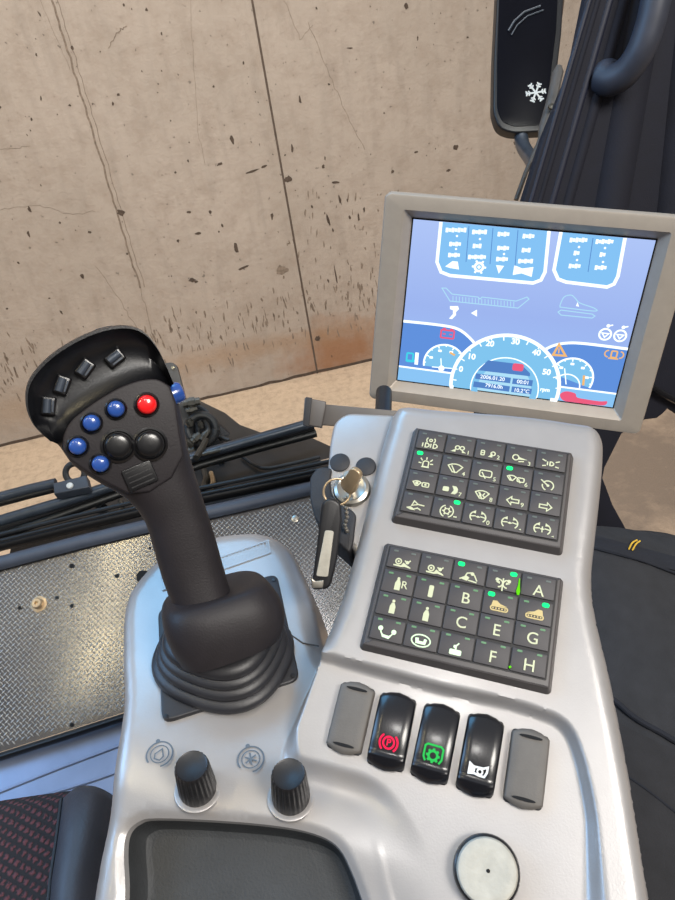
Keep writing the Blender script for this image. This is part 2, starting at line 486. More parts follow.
mb = MB(); mb.box(lockf, (0, 0, .0037), (.0022, .009, .0006)); obj('keyhole', mb, 'darkhole', lk)
# pedestal under the console
mb = MB(); PF = Frame(K.p(.02, -.2, -.065), V3((1, 0, 0)), V3((0, 1, 0)))
mb.prism(PF, rrect(0, .04, .15, .14, .03), -(PF.o.z - 1.148), -.005)
obj('pedestal', mb, 'blackmatte', console)
# crease seam on the pod and the painted dial symbols
mb = MB(); a, b, c = (hitJ(*p, .0004) for p in ((290, 634), (303, 643), (319, 646)))
mb.tube([K.p(*a), K.p(*b), K.p(*c)], .0005, 6); obj('seam', mb, 'bracket', console)
def dial_symbol(x, y, kind):
    f = Jf(x, y); mb = MB(); w = .0009; z = .0011
    mb.circle(f, (0, 0), .0072, w, z, 30, -60, 240); mb.circle(f, (0, 0), .0050, w * .7, z, 26)
    if kind: 
        for k in range(3):
            a = PI * k / 3; mb.stroke(f, [(.0035 * math.cos(a), .0035 * math.sin(a)), (-.0035 * math.cos(a), -.0035 * math.sin(a))], w, z + .0001 * k)
    else:
        mb.stroke(f, [(p[0] * .0032, p[1] * .0032) for p in ((0, 1), (.8, -.2), (.5, -1), (-.5, -1), (-.8, -.2))], w * .8, z, True)
    mb.disc(f, (-.0045, .0065), .0012, z + .0002)
    return mb
obj('dial_marking', dial_symbol(160, 755, 0), 'print', console, label='printed dial ring beside the left knob')
obj('dial_marking', dial_symbol(251, 760, 1), 'print', console, label='printed dial ring beside the right knob')

# ------------------------------------------------------------------ keypads
def T(t, x, y, s=.62): return ('t', t, x, y, s)
def fan(x=0, y=0, s=1, wiper=True):
    a = [('l', [(x - .75 * s, y + .3 * s), (x - .4 * s, y + .5 * s), (x, y + .56 * s), (x + .4 * s, y + .5 * s), (x + .75 * s, y + .3 * s), (x + .22 * s, y - .4 * s), (x - .22 * s, y - .4 * s)], 1)]
    if wiper: a.append(('l', [(x + .1 * s, y - .5 * s), (x - .4 * s, y + .35 * s)], 0))
    return a
def rbox(x, y, w, h, fill=0):
    q = rrect(x, y, w, h, min(w, h) * .25, 2)
    return [('p', q)] if fill else [('l', q, 1)]
def headl(x, y, s=1): return [('l', [(x - .45 * s, y - .3 * s), (x - .45 * s, y + .3 * s)], 0), ('l', [(x - .1 * s, y + .3 * s), (x + .15 * s, y + .3 * s), (x + .38 * s, y + .1 * s), (x + .38 * s, y - .1 * s), (x + .15 * s, y - .3 * s), (x - .1 * s, y - .3 * s)], 1)]
def arrow(s): return [('l', [(-.7 * s, 0), (-.2 * s, .5), (-.2 * s, .2), (.6 * s, .2), (.6 * s, -.2), (-.2 * s, -.2), (-.2 * s, -.5)], 1)]
def arc(x, y, r, a0, a1): return ('l', [(x + r * math.cos(math.radians(a0 + (a1 - a0) * k / 10)), y + r * math.sin(math.radians(a0 + (a1 - a0) * k / 10))) for k in range(11)], 0)
def axle(): return [arc(-.25, 0, .6, 115, 235), arc(.25, 0, .6, -55, 65), ('l', [(-.8, 0), (-.25, .08)], 0), ('l', [(.8, 0), (.25, .08)], 0), ('l', [(-.22, 0), (.22, 0)], 0), ('p', [(-.75, .45), (-.3, .75), (-.28, .35)]), ('p', [(.75, .45), (.3, .75), (.28, .35)]), ('d', 0, 0, .13)]
def person(s=1): return [('d', 0, .62 * s, .16), ('p', [(-.14, .5), (.14, .5), (.3, .1), (.3, -.65), (-.3, -.65), (-.3, .1)])]
def lampworm(): return [('c', -.45, .1, .3), ('d', -.45, .1, .12), ('p', [(-.95, -.3), (-.1, -.3), (.1, .05), (.45, -.15), (.9, -.35), (.95, -.5), (.3, -.4), (-.1, -.5), (-.9, -.45)]), ('l', [(.2, .3), (.5, .05), (.8, .4)], 0), ('d', .5, .12, .2)]
def track(f=1): return [('l', rrect(0, -.3, 1.7, .42, .2, 3), 1), ('p', [(-.8 * f, -.05), (-.7 * f, .45), (-.3 * f, .5), (.1 * f, .2), (.8 * f, .02)])] + [('d', -.6 + .3 * k, -.3, .09) for k in range(5)]
KP1 = [[headl(-.45, -.25, .9) + headl(.5, -.25, .9) + [('c', 0, .45, .16), arc(-.1, .45, .4, 130, 230), arc(.1, .45, .4, -50, 50)],
        [('p', [(-1, -.5), (-.4, -.5), (-.4, -.1)]), ('c', -.25, .1, .24), ('c', .3, .1, .24), ('p', [(.3, -.15), (.85, -.5), (.35, -.5)]), T('1', 1.05, -.4, .5)],
        rbox(-.75, 0, .36, .6) + [('d', -.75, 0, .09), ('p', [(-.1, -.45), (.4, -.45), (.35, .1)]), ('c', .42, .05, .24), T('2', 1.05, -.35, .5)],
        [('c', -.45, .1, .34), ('p', [(-.3, -.15), (.9, -.05), (-.1, .2)]), ('l', [(-.1, -.4), (.5, -.3)], 0), T('3', 1.1, -.5, .5)],
        headl(0, 0, .8) + [('l', [(-.95, .45), (-.5, .25)], 0), ('l', [(.95, .45), (.5, .25)], 0), ('l', [(-.9, -.4), (-.5, -.3)], 0), ('l', [(.9, -.4), (.5, -.3)], 0)]],
       [[('l', [(-.32, -.4), (-.32, .2), (-.15, .35), (.15, .35), (.32, .2), (.32, -.4)], 1), ('l', [(-.45, -.45), (.45, -.45)], 0), ('l', [(0, .5), (0, .85)], 0), ('l', [(-.45, .35), (-.7, .65)], 0), ('l', [(.45, .35), (.7, .65)], 0), ('l', [(-.5, 0), (-.85, .05)], 0), ('l', [(.5, 0), (.85, .05)], 0)],
        fan(-.05, 0, 1.1) + [T('4', 1, -.5, .5)], rbox(0, .05, 1.35, .8) + [('l', [(.05, -.6), (-.45, .2)], 0), T('5', 1.05, -.5, .5)],
        fan(-.55, .05, .65) + rbox(.45, 0, .75, .5) + [('l', [(.45, -.4), (.2, .1)], 0), T('6', 1.1, -.5, .5)],
        [arc(0, -.1, .6, -50, 150), arc(0, -.1, .6, 170, 250), ('l', [(.0, -.1), (-.8, .55)], 0), ('d', 0, -.1, .16)]],
       [fan(-.5, 0, .6, False) + [('d', -.5, .05, .2)] + rbox(.5, 0, .75, .5) + [('d', .5, 0, .14)],
        rbox(-.6, 0, .7, .6, 1) + [('p', [(.05, .5), (.5, .5), (.75, .2), (.75, -.2), (.5, -.5), (.05, -.5), (.3, 0)]), T('7', 1.05, -.45, .5)],
        fan(0, 0, 1, True) + [('l', [(-.3, .3), (-.1, 0), (-.3, -.2)], 0), ('l', [(.3, .3), (.1, 0), (.3, -.2)], 0), T('8', 1.05, -.4, .5)],
        arrow(1) + [T('9', 1.0, -.35, .5)], arrow(-1)],
       [[('l', [(-.5, -.1), (-.3, .5), (.2, .15)], 1), ('l', [(.2, .15), (.9, .1)], 0), ('l', [(-1, -.45), (-.6, -.3), (-.2, -.5), (.2, -.3), (.6, -.5)], 0), ('p', [(-.9, -.5), (-.5, -.35), (0, -.62), (-.6, -.62)])],
        [arc(0, 0, .72, 110, 250), arc(0, 0, .72, -70, 70), ('c', 0, 0, .3)] + [('l', [(.3 * math.cos(a), .3 * math.sin(a)), (.52 * math.cos(a), .52 * math.sin(a))], 0) for a in [k * PI / 3 for k in range(6)]] + [('p', [(.8, -.6), (1.2, -.6), (1.2, -.45), (.8, -.45)])],
        axle() + [T('0', 1.15, -.5, .5)], axle() + [('p', [(1.0, -.6), (1.3, -.6), (1.2, -.45)])], axle() + [('l', [(0, -.4), (0, .3)], 0), ('p', [(1.0, -.7), (1.3, -.7), (1.2, -.55)])]]]
KP2 = [[lampworm(), lampworm(), [('l', [(-.9, -.4), (-.4, -.1), (-.2, .35), (.2, .45), (.6, .2), (.9, -.35)], 0), ('d', .35, .35, .2), ('p', [(-.7, -.4), (-.1, -.5), (.1, -.1), (-.3, .1)]), ('l', [(.0, -.4), (.9, -.5)], 0)],
        [('l', [(0, -.8), (0, .6)], 0), arc(-.45, 0, .42, -90, 110), arc(.45, 0, .42, 70, 270), ('d', -.6, .35, .2), ('d', .6, .35, .2), ('p', [(-.75, .1), (-.3, .2), (-.3, -.1)]), ('p', [(.75, .1), (.3, .2), (.3, -.1)])],
        [T('A', 0, 0, 1.25)]],
       [person() + [T('R', .7, 0, .8)], rbox(0, 0, .5, 1.3, 1), [T('B', 0, 0, 1.25)], track(1), track(-1)],
       [person(1.1), person(1.1), [T('C', 0, 0, 1.25)], [T('E', 0, 0, 1.25)], [T('G', 0, 0, 1.25)]],
       [[('d', -.7, .35, .26), ('d', .7, .2, .26), arc(0, .25, .65, 190, 350), ('p', [(-.55, -.2), (.5, -.3), (.3, -.6), (-.4, -.5)])],
        [('l', [(.95 * math.cos(k * PI / 10), .6 * math.sin(k * PI / 10)) for k in range(20)], 1), ('p', [(-.6, .2), (-.25, .25), (-.2, -.05), (.25, -.05), (.3, .25), (.6, .2), (.5, -.35), (-.5, -.35)])],
        rbox(0, -.35, 1.2, .55, 1) + [('l', [(0, -.1), (0, .3), (.25, .6)], 0), ('d', -.1, .2, .18)], [T('F', 0, 0, 1.25)], [T('H', 0, 0, 1.25)]]]
def draw(mb, fr, items, s, wd, cx=0, cy=0):
    q = lambda p: (cx + p[0] * s, cy + p[1] * s)
    z = .0004
    for it in items:
        z += .00002
        if it[0] == 'l': mb.stroke(fr, [q(p) for p in it[1]], wd, z, bool(it[2]))
        elif it[0] == 'p': mb.fill(fr, [q(p) for p in it[1]], z)
        elif it[0] == 'c': mb.circle(fr, q((it[1], it[2])), it[3] * s, wd, z, 16)
        elif it[0] == 'd': mb.disc(fr, q((it[1], it[2])), it[3] * s, z, 12)
        elif it[0] == 't': mb.text(fr, it[1], q((it[2], it[3])), it[4] * s * 1.45, z, .00005)
def keypad(corners, table, lit, label, second):
    c = [V3((*K.px(*p, .0), 0)) for p in corners]       # TL TR BR BL at plateau level
    o = sum(c, V3()) / 4
    ex = ((c[1] - c[0]) + (c[2] - c[3])) / 2; ey = ((c[0] - c[3]) + (c[1] - c[2])) / 2
    Wd, Ht = ex.length, ey.length
    fr = K.at(o.x, o.y, 0, math.atan2(ex.y, ex.x))
    t = base('keypad', fr, label, 'keypad', 'membrane keypads on the console')
    mb = MB(); mb.prism(fr, rrect(0, 0, Wd, Ht, .003), -.001, .0062, .0012, taper=.0022); obj('base_plate', mb, 'keybase', t)
    bw, bh = Wd - .0095, Ht - .0105; pw, ph = bw / 5, bh / 4; yo = .0012
    mb = MB(); mb.prism(fr, rrect(0, yo, bw + .001, bh + .001, .0008), .0060, .00635); obj('key_bed', mb, 'keygap', t)
    for r in range(4):
        for k in range(5):
            x = -bw / 2 + (k + .5) * pw; y = yo + bh / 2 - (r + .5) * ph
            dy = .0009 if r in (0, 3) else .0002
            kf = fr.at(x, y, .0074); mb = MB()
            oy = {0: .0004, 1: -.0002, 2: .0002, 3: -.0004}[r]
            mb.prism(kf, rrect(0, oy, pw - .0009, ph - .0005 - dy, .0006, 2), -.0012, 0, .0004, 2)
            ko = obj('key', mb, 'key', t)
            mb = MB(); icn = table[r][k]
            letter = len(icn) == 1 and icn[0][0] == 't'
            draw(mb, kf, icn, .0055 if not letter else .0050, .00078, .0 if not letter else .0005, -.0022 if not (second and r in (1, 2)) else -.0014)
            im = 'icon' if not second else ('iconamber' if (r == 1 and k > 2) else 'icongreen' if r in (3,) and k < 3 else 'icon')
            obj('icon', mb, im, ko)
            for sx in (-1, 1):
                on = (r, k, sx) in lit
                mb = MB(); q = rrect(sx * pw * .27, ph * .33, .0040 if on else .0028, .0025 if on else .0011, .0012 if on else .0004, 3)
                mb.prism(kf, q, -.0001, .0005 if on else .0002)
                obj('indicator_light', mb, 'ledon' if on else ('leddim' if second and r > 0 else 'ledoff'), ko, label='lit green indicator light' if on else None)
    if second:
        mb = MB(); x = -bw / 2 + 4 * pw
        mb.tube([fr.p(x - .001, bh / 2 - .003, .0078), fr.p(x - .0008, bh / 2 - .007, .0078), fr.p(x - .0008, bh / 2 - .0105, .0078), fr.p(x - .0006, bh / 2 - .0125, .0078)], [.0003, .0005, .0011, .0007], 8)
        mb.tube([fr.p(x + .0002, -bh / 2 + .0035, .0077), fr.p(x + .0009, -bh / 2 + .0028, .0077)], .0007, 8)
        obj('green_smear', mb, 'greenmark', t, label='bright green mark between the keys')
    return t
keypad([(413, 429), (576, 455), (561, 557), (390.5, 523)], KP1, {(1, 0, -1), (1, 3, -1), (3, 1, 1)}, 'dark grey keypad of lamp, wiper and arrow keys nearest the monitor', False)
keypad([(387, 541.5), (563, 580), (553, 695), (355.5, 651)], KP2, {(0, 2, -1), (0, 3, 1), (1, 3, -1), (1, 4, 1)}, 'dark grey keypad with keys lettered A to H above the rocker switches', True)

# ------------------------------------------------------------------ rocker switches and blanking plates
RW = -.008
def rocker(c, label, kind):
    top = .0075
    q = [V3((*K.px(*p, RW + top * .6), 0)) for p in c]
    o = sum(q, V3()) / 4; ex = ((q[1] - q[0]) + (q[2] - q[3])) / 2; ey = ((q[0] - q[3]) + (q[1] - q[2])) / 2
    fr = K.at(o.x, o.y, RW, math.atan2(-ey.x, ey.y)); W, L = ex.length * 1.03, ey.length * 1.06
    blank = kind == 'blank'
    t = base('blanking_plate' if blank else 'rocker_switch', fr, label, 'blanking plate' if blank else 'rocker switch', 'blanking plates beside the rocker switches' if blank else 'rocker switches on the console')
    mb = MB(); mb.prism(fr, rrect(0, 0, W - .0004, L - .003, .002), -.001, .0012, .0004); obj('mounting_frame', mb, 'gloss' if not blank else 'blackmatte', t)
    mb = MB(); R = []; N = 26
    for i in range(N + 1):
        y = -L / 2 + L * i / N; s = abs(y) / (L / 2)
        bow = (1 - s * s) * (.5 if not blank else .3)
        end = math.sqrt(max(0, 1 - max(0, (s - .9) / .1) ** 2))
        if blank: h = .0045 + .0012 * (1 - s * s)
        else:
            h = .0045 + .0042 * (1 - s * s) + (.0016 * math.exp(-((y + L * .36) / (L * .035)) ** 2))
        h = .0012 + (h - .0012) * (.45 + .55 * end)
        row = []
        hw = W / 2
        for (a, b) in ((-1, 0), (-1, .6), (-.97, .85), (-.88, .97), (-.5, 1), (0, 1.03), (.5, 1), (.88, .97), (.97, .85), (1, .6), (1, 0)):
            yy = y + (.0034 * (a * a) * (-1 if y > 0 else 1) * (s ** 5))
            row.append(fr.p(a * hw, yy, h * b))
        R.append(row)
    mb.rings(R, False)
    mb.face(list(range(11))[::-1]); n = len(R) * 11; mb.face(list(range(n - 11, n)))
    body = obj('rocker' if not blank else 'cover', mb, 'grey' if blank else 'gloss', t, ang=50)
    if blank:
        for s in (-1, 1):
            mb = MB(); y0 = s * L * .385
            mb.prism(fr, [(W * .3 * math.cos(2 * PI * k / 16), y0 + .0008 * math.sin(2 * PI * k / 16)) for k in range(16)], .0045, .0061)
            obj('notch', mb, 'darkhole', t)
    else:
        yc = -L * .17; z = .0012 + .0033 + .0042 * (1 - .34 ** 2) * 1.03 + .0005
        g = fr.at(0, yc, z); g = Frame(g.o, g.x, (g.y - g.z * -.12)); mb = MB(); s = .0050; w = .00105
        if kind == 'park':
            mb.circle(g, (0, 0), s * .58, w, 0, 24); mb.circle(g, (0, 0), s * .95, w, 0, 14, 130, 230); mb.circle(g, (0, 0), s * .95, w, 0, 14, -50, 50)
            mb.text(g, 'P', (0, 0), s * .95, 0, .0001); obj('symbol', mb, 'redglow', body, label='glowing red parking brake symbol')
        elif kind == 'gear':
            mb.circle(g, (0, -.0003), s * .45, w * 1.2, 0, 24)
            for k in range(8):
                a = k * PI / 4; mb.stroke(g, [(s * .45 * math.cos(a), s * .45 * math.sin(a) - .0003), (s * .72 * math.cos(a), s * .72 * math.sin(a) - .0003)], w * 1.2, .0001)
            mb.stroke(g, [(-s * .7, -s * .7), (-s * .95, -s * .3), (-s * .95, s * .75), (-s * .7, s * .95), (s * .7, s * .95), (s * .95, s * .75), (s * .95, -s * .3), (s * .7, -s * .7)], w, 0)
            obj('symbol', mb, 'greenglow', body, label='glowing green gear wheel symbol')
        else:
            g2 = g.at(0, -.0014, 0)
            mb.stroke(g2, [(p[0] * s, p[1] * s) for p in ((-.9, .5), (-.9, -.45), (-.3, -.35), (.1, -.45), (.7, -.45), (.9, 0), (.9, .5), (.5, .3), (-.5, .25))], w, 0, True)
            mb.circle(g2, (s * .2, -s * .08), s * .26, w * .8, .0001, 16); mb.fill(g2, [(-s * .85, s * .4), (-s * .85, -s * .4), (-s * .3, -s * .2), (-s * .3, s * .15)], .0001)
            obj('symbol', mb, 'white', body, label='white outline symbol')
    return t
rocker([(342.7, 679.6), (374.7, 687.3), (360, 756.7), (324.6, 747)], 'grey blanking plate left of the red lit parking brake switch', 'blank')
rocker([(381.3, 689.3), (417, 699), (402.4, 772), (365.9, 764.4)], 'glossy black rocker switch with a red glowing parking brake symbol', 'park')
rocker([(425.6, 700.8), (461, 710.4), (446.7, 785.6), (409.4, 776)], 'glossy black rocker switch with a green glowing gear symbol', 'gear')
rocker([(469.9, 711.6), (504.5, 720), (493, 799), (454.5, 789.4)], 'glossy black rocker switch with an unlit white symbol', 'white')
rocker([(514.2, 725.9), (549.6, 735.5), (543, 812.5), (502.6, 801)], 'grey blanking plate right of the switch with the white symbol', 'blank')

# round capped knob
u, v = K.px(487, 871, RW + .008)
kf = K.at(u, v, RW)
t = base('round_knob', kf, 'round knob with a worn off-white cap and black ring below the switches', 'knob')
mb = MB(); mb.lathe(kf, [(0.01602, -.001), (0.01602, .006), (0.01555, .0072), (0.01463, .0076), (0.01424, .007), (.0001, .007)], 48); obj('ring', mb, 'gloss', t)
mb = MB(); mb.lathe(kf, [(0.01448, .005), (0.01448, .0085), (0.01371, .0098), (0.01232, .0103), (0.00924, .0101), (.0001, .0098)], 48); obj('cap', mb, 'cap', t)
mb = MB(); mb.disc(kf, (.0004, .0002), .0009, .0100); obj('dimple', mb, 'darkhole', t)
# rotary knobs
for (x, y, lb) in ((198, 789, 'black ribbed rotary knob on the console nearest the seat'), (291, 797, 'black ribbed rotary knob nearest the grey blanking plates')):
    f = Jf(x, y)
    t = base('rotary_knob', f, lb, 'knob', 'ribbed rotary knobs above the tray')
    mb = MB(); mb.lathe(f, [(.0128, -.001), (.0126, .0003), (.0120, .0006), (.0112, .0005), (.001, .0005)], 40); obj('collar', mb, 'silver', t)
    mb = MB(); mb.lathe(f, [(.0100, .0006), (.0102, .003, 1), (.0098, .011, 1), (.0092, .0215, 1), (.0089, .0240, 1), (.0082, .0252), (.0074, .0247), (.0001, .0243)], 96, ribs=1, ribd=.0005); obj('grip', mb, 'black', t)

# ------------------------------------------------------------------ joystick
JB = JF.o
mb = MB(); fl = [jpx(*p, .001) for p in ((158, 610), (277, 574), (300, 680), (162, 723))]
joy = base('joystick', JF, 'black joystick with one red and several blue thumb buttons', 'joystick')
mb.prism(JF, roundpoly(fl, .007), -.002, .0022, .001); pl = obj('flange_plate', mb, 'boot', joy)
for p in ((166, 717), (274, 580), (293, 676)):
    u, v = jpx(*p, .002); mb = MB(); mb.lathe(JF.at(u, v), [(.0016, .0018), (.0016, .0027), (.0001, .0029)], 12); obj('screw', mb, 'black', pl)
# bellows: rounded-square rings
bc = jpx(223, 649, .008)
def sup(fr, rx, ry, w, e=2.6, n=56, cx=0, cy=0):
    o = []
    for k in range(n):
        a = 2 * PI * k / n; c, q = math.cos(a), math.sin(a)
        o.append(fr.p(cx + rx * math.copysign(abs(c) ** (2 / e), c), cy + ry * math.copysign(abs(q) ** (2 / e), q), w))
    return o
BF = JF.at(bc[0], bc[1], 0, math.radians(-4))
R = []
for (r, w) in ((.0440, .001), (.0455, .004), (.0440, .0075), (.0400, .0085), (.0415, .0115), (.0400, .0145), (.0370, .0155), (.0385, .0180), (.0375, .0205), (.0345, .0215), (.0355, .024), (.034, .027), (.030, .029)):
    k = 1 - w * 4.5
    R.append(sup(BF, r * .94, r * .86, w, 2.5))
mb = MB(); mb.rings(R, True, False, True); obj('bellows', mb, 'boot', joy, ang=60)
# axis plane of the grip
P0 = JF.p(bc[0], bc[1], .03)
HD = .385
P1 = at(125, 425, HD)
axis = (P1 - P0).normalized()
toc = (CAMPOS - (P0 + P1) / 2).normalized(); nrm = (toc - axis * toc.dot(axis)).normalized()
GF = Frame(P1, axis.cross(nrm), axis)           # x right, y up the stick, z to the viewer
GF = Frame(P1, GF.x, GF.y)
rows = [((84, 337), (126, 327), .006), ((46, 360), (150, 338), .009), ((32, 380), (158, 353), .010), ((28, 402), (166, 368), .0105), ((38, 425), (172, 386), .011), ((58, 444), (179, 405), .013), ((74, 465), (184, 430), .018),
        ((98, 481), (189, 455), .020), ((126, 498), (196, 478), .0195), ((144, 520), (204, 503), .0185), ((153, 547), (213, 531), .018), ((162, 578), (222, 563), .018), ((170, 600), (229, 587), .019)]
stemf = GF
secs = []
for L, Rr, th in rows:
    a, b = V3((*GF.px(*L), 0)), V3((*GF.px(*Rr), 0)); secs.append((a, b, th))
low = [((165, 606), (258, 576), .026), ((162, 616), (272, 586), .031), ((164, 632), (279, 600), .033), ((171, 648), (280, 614), .033), ((179, 660), (276, 625), .032)]
def section(a, b, th, n=40, e=2.5, zo=0):
    c = (a + b) / 2; h = (b - a) / 2; o = []
    for k in range(n):
        t = 2 * PI * k / n; q, s = math.cos(t), math.sin(t)
        x = math.copysign(abs(q) ** (2 / e), q); z = math.copysign(abs(s) ** (2 / e), s) * th + zo
        p = c + h * x; o.append(GF.p(p.x, p.y, z))
    return o
allsec = []
S = [(a, b, th, 3.2) for a, b, th in secs]
R = []
# interpolate with catmull through the sections for smoothness
def interp(S, n=4):
    A = catmull([tuple(s[0]) for s in S], n); B = catmull([tuple(s[1]) for s in S], n); Tt = catmull([(s[2], s[3], 0) for s in S], n)
    return [(a, b, t.x, t.y) for a, b, t in zip(A, B, Tt)]
a0, b0 = secs[0][0], secs[0][1]; up_ = V3((0, .003, 0))
mid = (a0 + b0) / 2 + up_
S = [(mid + (a0 - mid) * .4 + up_ * .2, mid + (b0 - mid) * .4 + up_ * .2, .004, 2.4)] + [(a, b, th, 3.0 if i < 8 else 2.6) for i, (a, b, th) in enumerate(secs)]
Rg = [section(a, b, max(.003, th), 44, e) for a, b, th, e in interp(S, 4)]
# skirt, offset towards the boot
lows = []
for L, Rr, th in low:
    a, b = V3((*GF.px(*L), 0)), V3((*GF.px(*Rr), 0)); lows.append((a, b, th, 3.2))
last = S[-1]
Rk = [section(a, b, th, 44, e) for a, b, th, e in interp([last] + lows, 4)][1:]
mb = MB(); mb.rings(Rg + Rk, True, True, True)
grip = obj('grip', mb, 'grip', joy, ang=70)
# hood: raised scoop round the top of the face
inner = [(62, 449), (63, 436), (70, 422), (82, 411), (99, 399), (120, 387), (140, 380), (157, 379), (170, 386)]
outer = [(50, 441), (33, 424), (26, 402), (31, 378), (56, 352), (96, 331), (132, 327), (155, 344), (174, 384)]
ti = catmull([(*p, 0) for p in inner], 5); to = catmull([(*p, 0) for p in outer], 5)
R = [[] for _ in range(9)]
for a, b in zip(ti, to):
    ia = V3((*GF.px(a.x, a.y, .020), 0)); ob = V3((*GF.px(b.x, b.y, .024), 0)); d = ob - ia
    for k, (f, z) in enumerate(((0, .016), (0, .0205), (.12, .0165), (.5, .0135), (.85, .0185), (.96, .0245), (1.0, .0245), (1.03, .0215), (1.02, .000))):
        p = ia + d * f; R[k].append(GF.p(p.x, p.y, z))
mb = MB(); mb.rings([list(r) for r in R], False); mb.f = [tuple(reversed(f)) for f in mb.f]
hood = obj('hood', mb, 'hood', joy, ang=60, label='glossy black hood around the top of the grip')
# face plate carrying the buttons
fp = [GF.px(*p, .0205) for p in [(p.x, p.y) for p in ti] + [(176, 402), (180, 432), (184, 455), (172, 478), (150, 492), (128, 494), (108, 484), (88, 473), (72, 462)]]
mb = MB(); mb.prism(GF, ccw(fp), .010, .0212, .0015, 3); face = obj('face_plate', mb, 'grip', joy, ang=50)
def button(x, y, r, h, m, name, lb=None, z=.0212):
    u, v = GF.px(x, y, z + h * .6); f = GF.at(u, v, z)
    mb = MB(); mb.lathe(f, [(r * 1.32, -.001), (r * 1.32, .0012), (r * 1.15, .0018), (r * 1.05, .0008)], 32, True, True); c = obj('button_collar', mb, 'blackbtn', joy)
    mb = MB(); mb.lathe(f, [(r, .0005), (r, h * .55), (r * .93, h * .8), (r * .75, h * .95), (r * .45, h * 1.03), (.0001, h * 1.05)], 32); obj(name, mb, m, joy, label=lb, ang=60)
for i, p in enumerate(((116, 409), (91.5, 423), (77.5, 446.5), (100.4, 464))): button(*p, .0044, .0055, 'blue', 'button', 'round blue push button')
button(147, 404.5, .0051, .006, 'red', 'button', 'round red push button')
button(118.5, 446, .0070, .004, 'blackbtn', 'button', 'large round black push button')
button(150, 444.5, .0072, .004, 'blackbtn', 'button', 'large round black push button')
u, v = GF.px(140, 476, .0225); f = GF.at(u, v, .0212, math.radians(-1)); mb = MB()
mb.prism(f, rrect(0, 0, .0165, .0125, .0012), -.001, .0018, .0006); fo = obj('square_button', mb, 'blackbtn', joy)
mb = MB()
for k in range(4): mb.prism(f, rrect(0, -.0042 + .0028 * k, .013, .0006, .0002, 2), .0016, .0022)
obj('rib', mb, 'black', fo)
u, v = GF.px(176.5, 393, .006); f0 = GF.at(u, v, .006)
f = Frame(f0.o, GF.z * -1, GF.y); mb = MB(); mb.lathe(f, [(.006, -.004), (.006, .0018), (.005, .0034), (.0028, .0042), (.0001, .0044)], 28); obj('side_button', mb, 'blue', joy, label='blue button on the side of the grip')
for p, an in (((48.5, 406), 62), ((62, 385), 48), ((85, 368.5), 32), ((115, 358), 16)):
    u, v = GF.px(*p, .018); f = GF.at(u, v, .0140, math.radians(an)); mb = MB()
    mb.prism(f, rrect(0, 0, .0100, .0072, .0012), -.002, .0042, .001)
    w = obj('scroll_roller', mb, 'blackbtn', joy)
    mb = MB(); mb.tube([f.p(-.0036, .0006, .0035), f.p(.0036, .0006, .0035)], .0022, 12); mb.box(f, (0, -.0022, .0044), (.006, .0008, .0012)); obj('roller_wheel', mb, 'wiper', w)

# ------------------------------------------------------------------ key in the ignition
kt = base('ignition_key', lockf, 'ignition key with black and cream fob hanging from the lock', 'key')
mb = MB(); BWF = Frame(at(352, 480, .42), at(359, 467, .415) - at(346, 491, .428), K.x * -1 + K.y * .3); mb.prism(BWF, rrect(0, 0, .0185, .0085, .0038, 6), -.0016, .0016, .0008); mb.prism(BWF, rrect(-.004, 0, .012, .011, .005, 6), -.0013, .0013, .0006); obj('key_bow', mb, 'brass', kt)
mb = MB(); mb.tube([lockf.p(0, 0, .003), lockf.p(-.001, .001, .02)], .0028, 10); obj('key_shaft', mb, 'steel', kt)
mb = MB(); c0 = at(337, 492, .425); a = (at(347, 492, .425) - c0) * 1.35; b = (at(337, 480, .425) - c0) * 1.1
mb.tube([c0 + a * math.cos(2 * PI * k / 28) + b * math.sin(2 * PI * k / 28) for k in range(29)], .0007, 8); obj('split_ring', mb, 'brass', kt)
mb = MB(); ch = catmull([tuple(at(*p)) for p in ((346, 498, .428), (346, 508, .427), (347, 517, .428), (345, 525, .43), (347, 531, .431))], 4)
for i, p in enumerate(ch): 
    if i % 2 == 0: mb.lathe(Frame(p, V3((1, 0, 0)), V3((0, 1, 0))), [(.0002, -.0014), (.0012, -.0008), (.0014, 0), (.0012, .0008), (.0002, .0014)], 8)
obj('ball_chain', mb, 'steel', kt)
FB = Frame(at(325, 545, .425), (at(342, 545, .425) - at(325, 545, .425)), (at(331, 510, .425) - at(319, 588, .425)))
fpx = lambda l, w=0: [FB.px(*p, w) for p in l]
mb = MB(); mb.prism(FB, roundpoly(fpx(((322, 502), (330, 497), (341, 502), (342, 520), (337, 560), (330, 588), (313, 589), (312, 583), (317, 545))), .004), -.004, .004, .002); fob = obj('fob', mb, 'black', kt, label='black key fob')
mb = MB(); mb.prism(FB, roundpoly(fpx(((325, 530), (334, 531), (328, 577), (316, 576)), .004), .0015), .003, .0046, .0005); obj('fob_inlay', mb, 'cap', fob, label='cream inlay of the fob')
mb = MB(); mb.prism(FB, roundpoly(fpx(((311, 577), (315, 581), (324, 580), (323, 588), (312, 588)), .004), .001), .002, .005, .0005); obj('fob_tip', mb, 'steel', fob, label='metal tip of the fob')

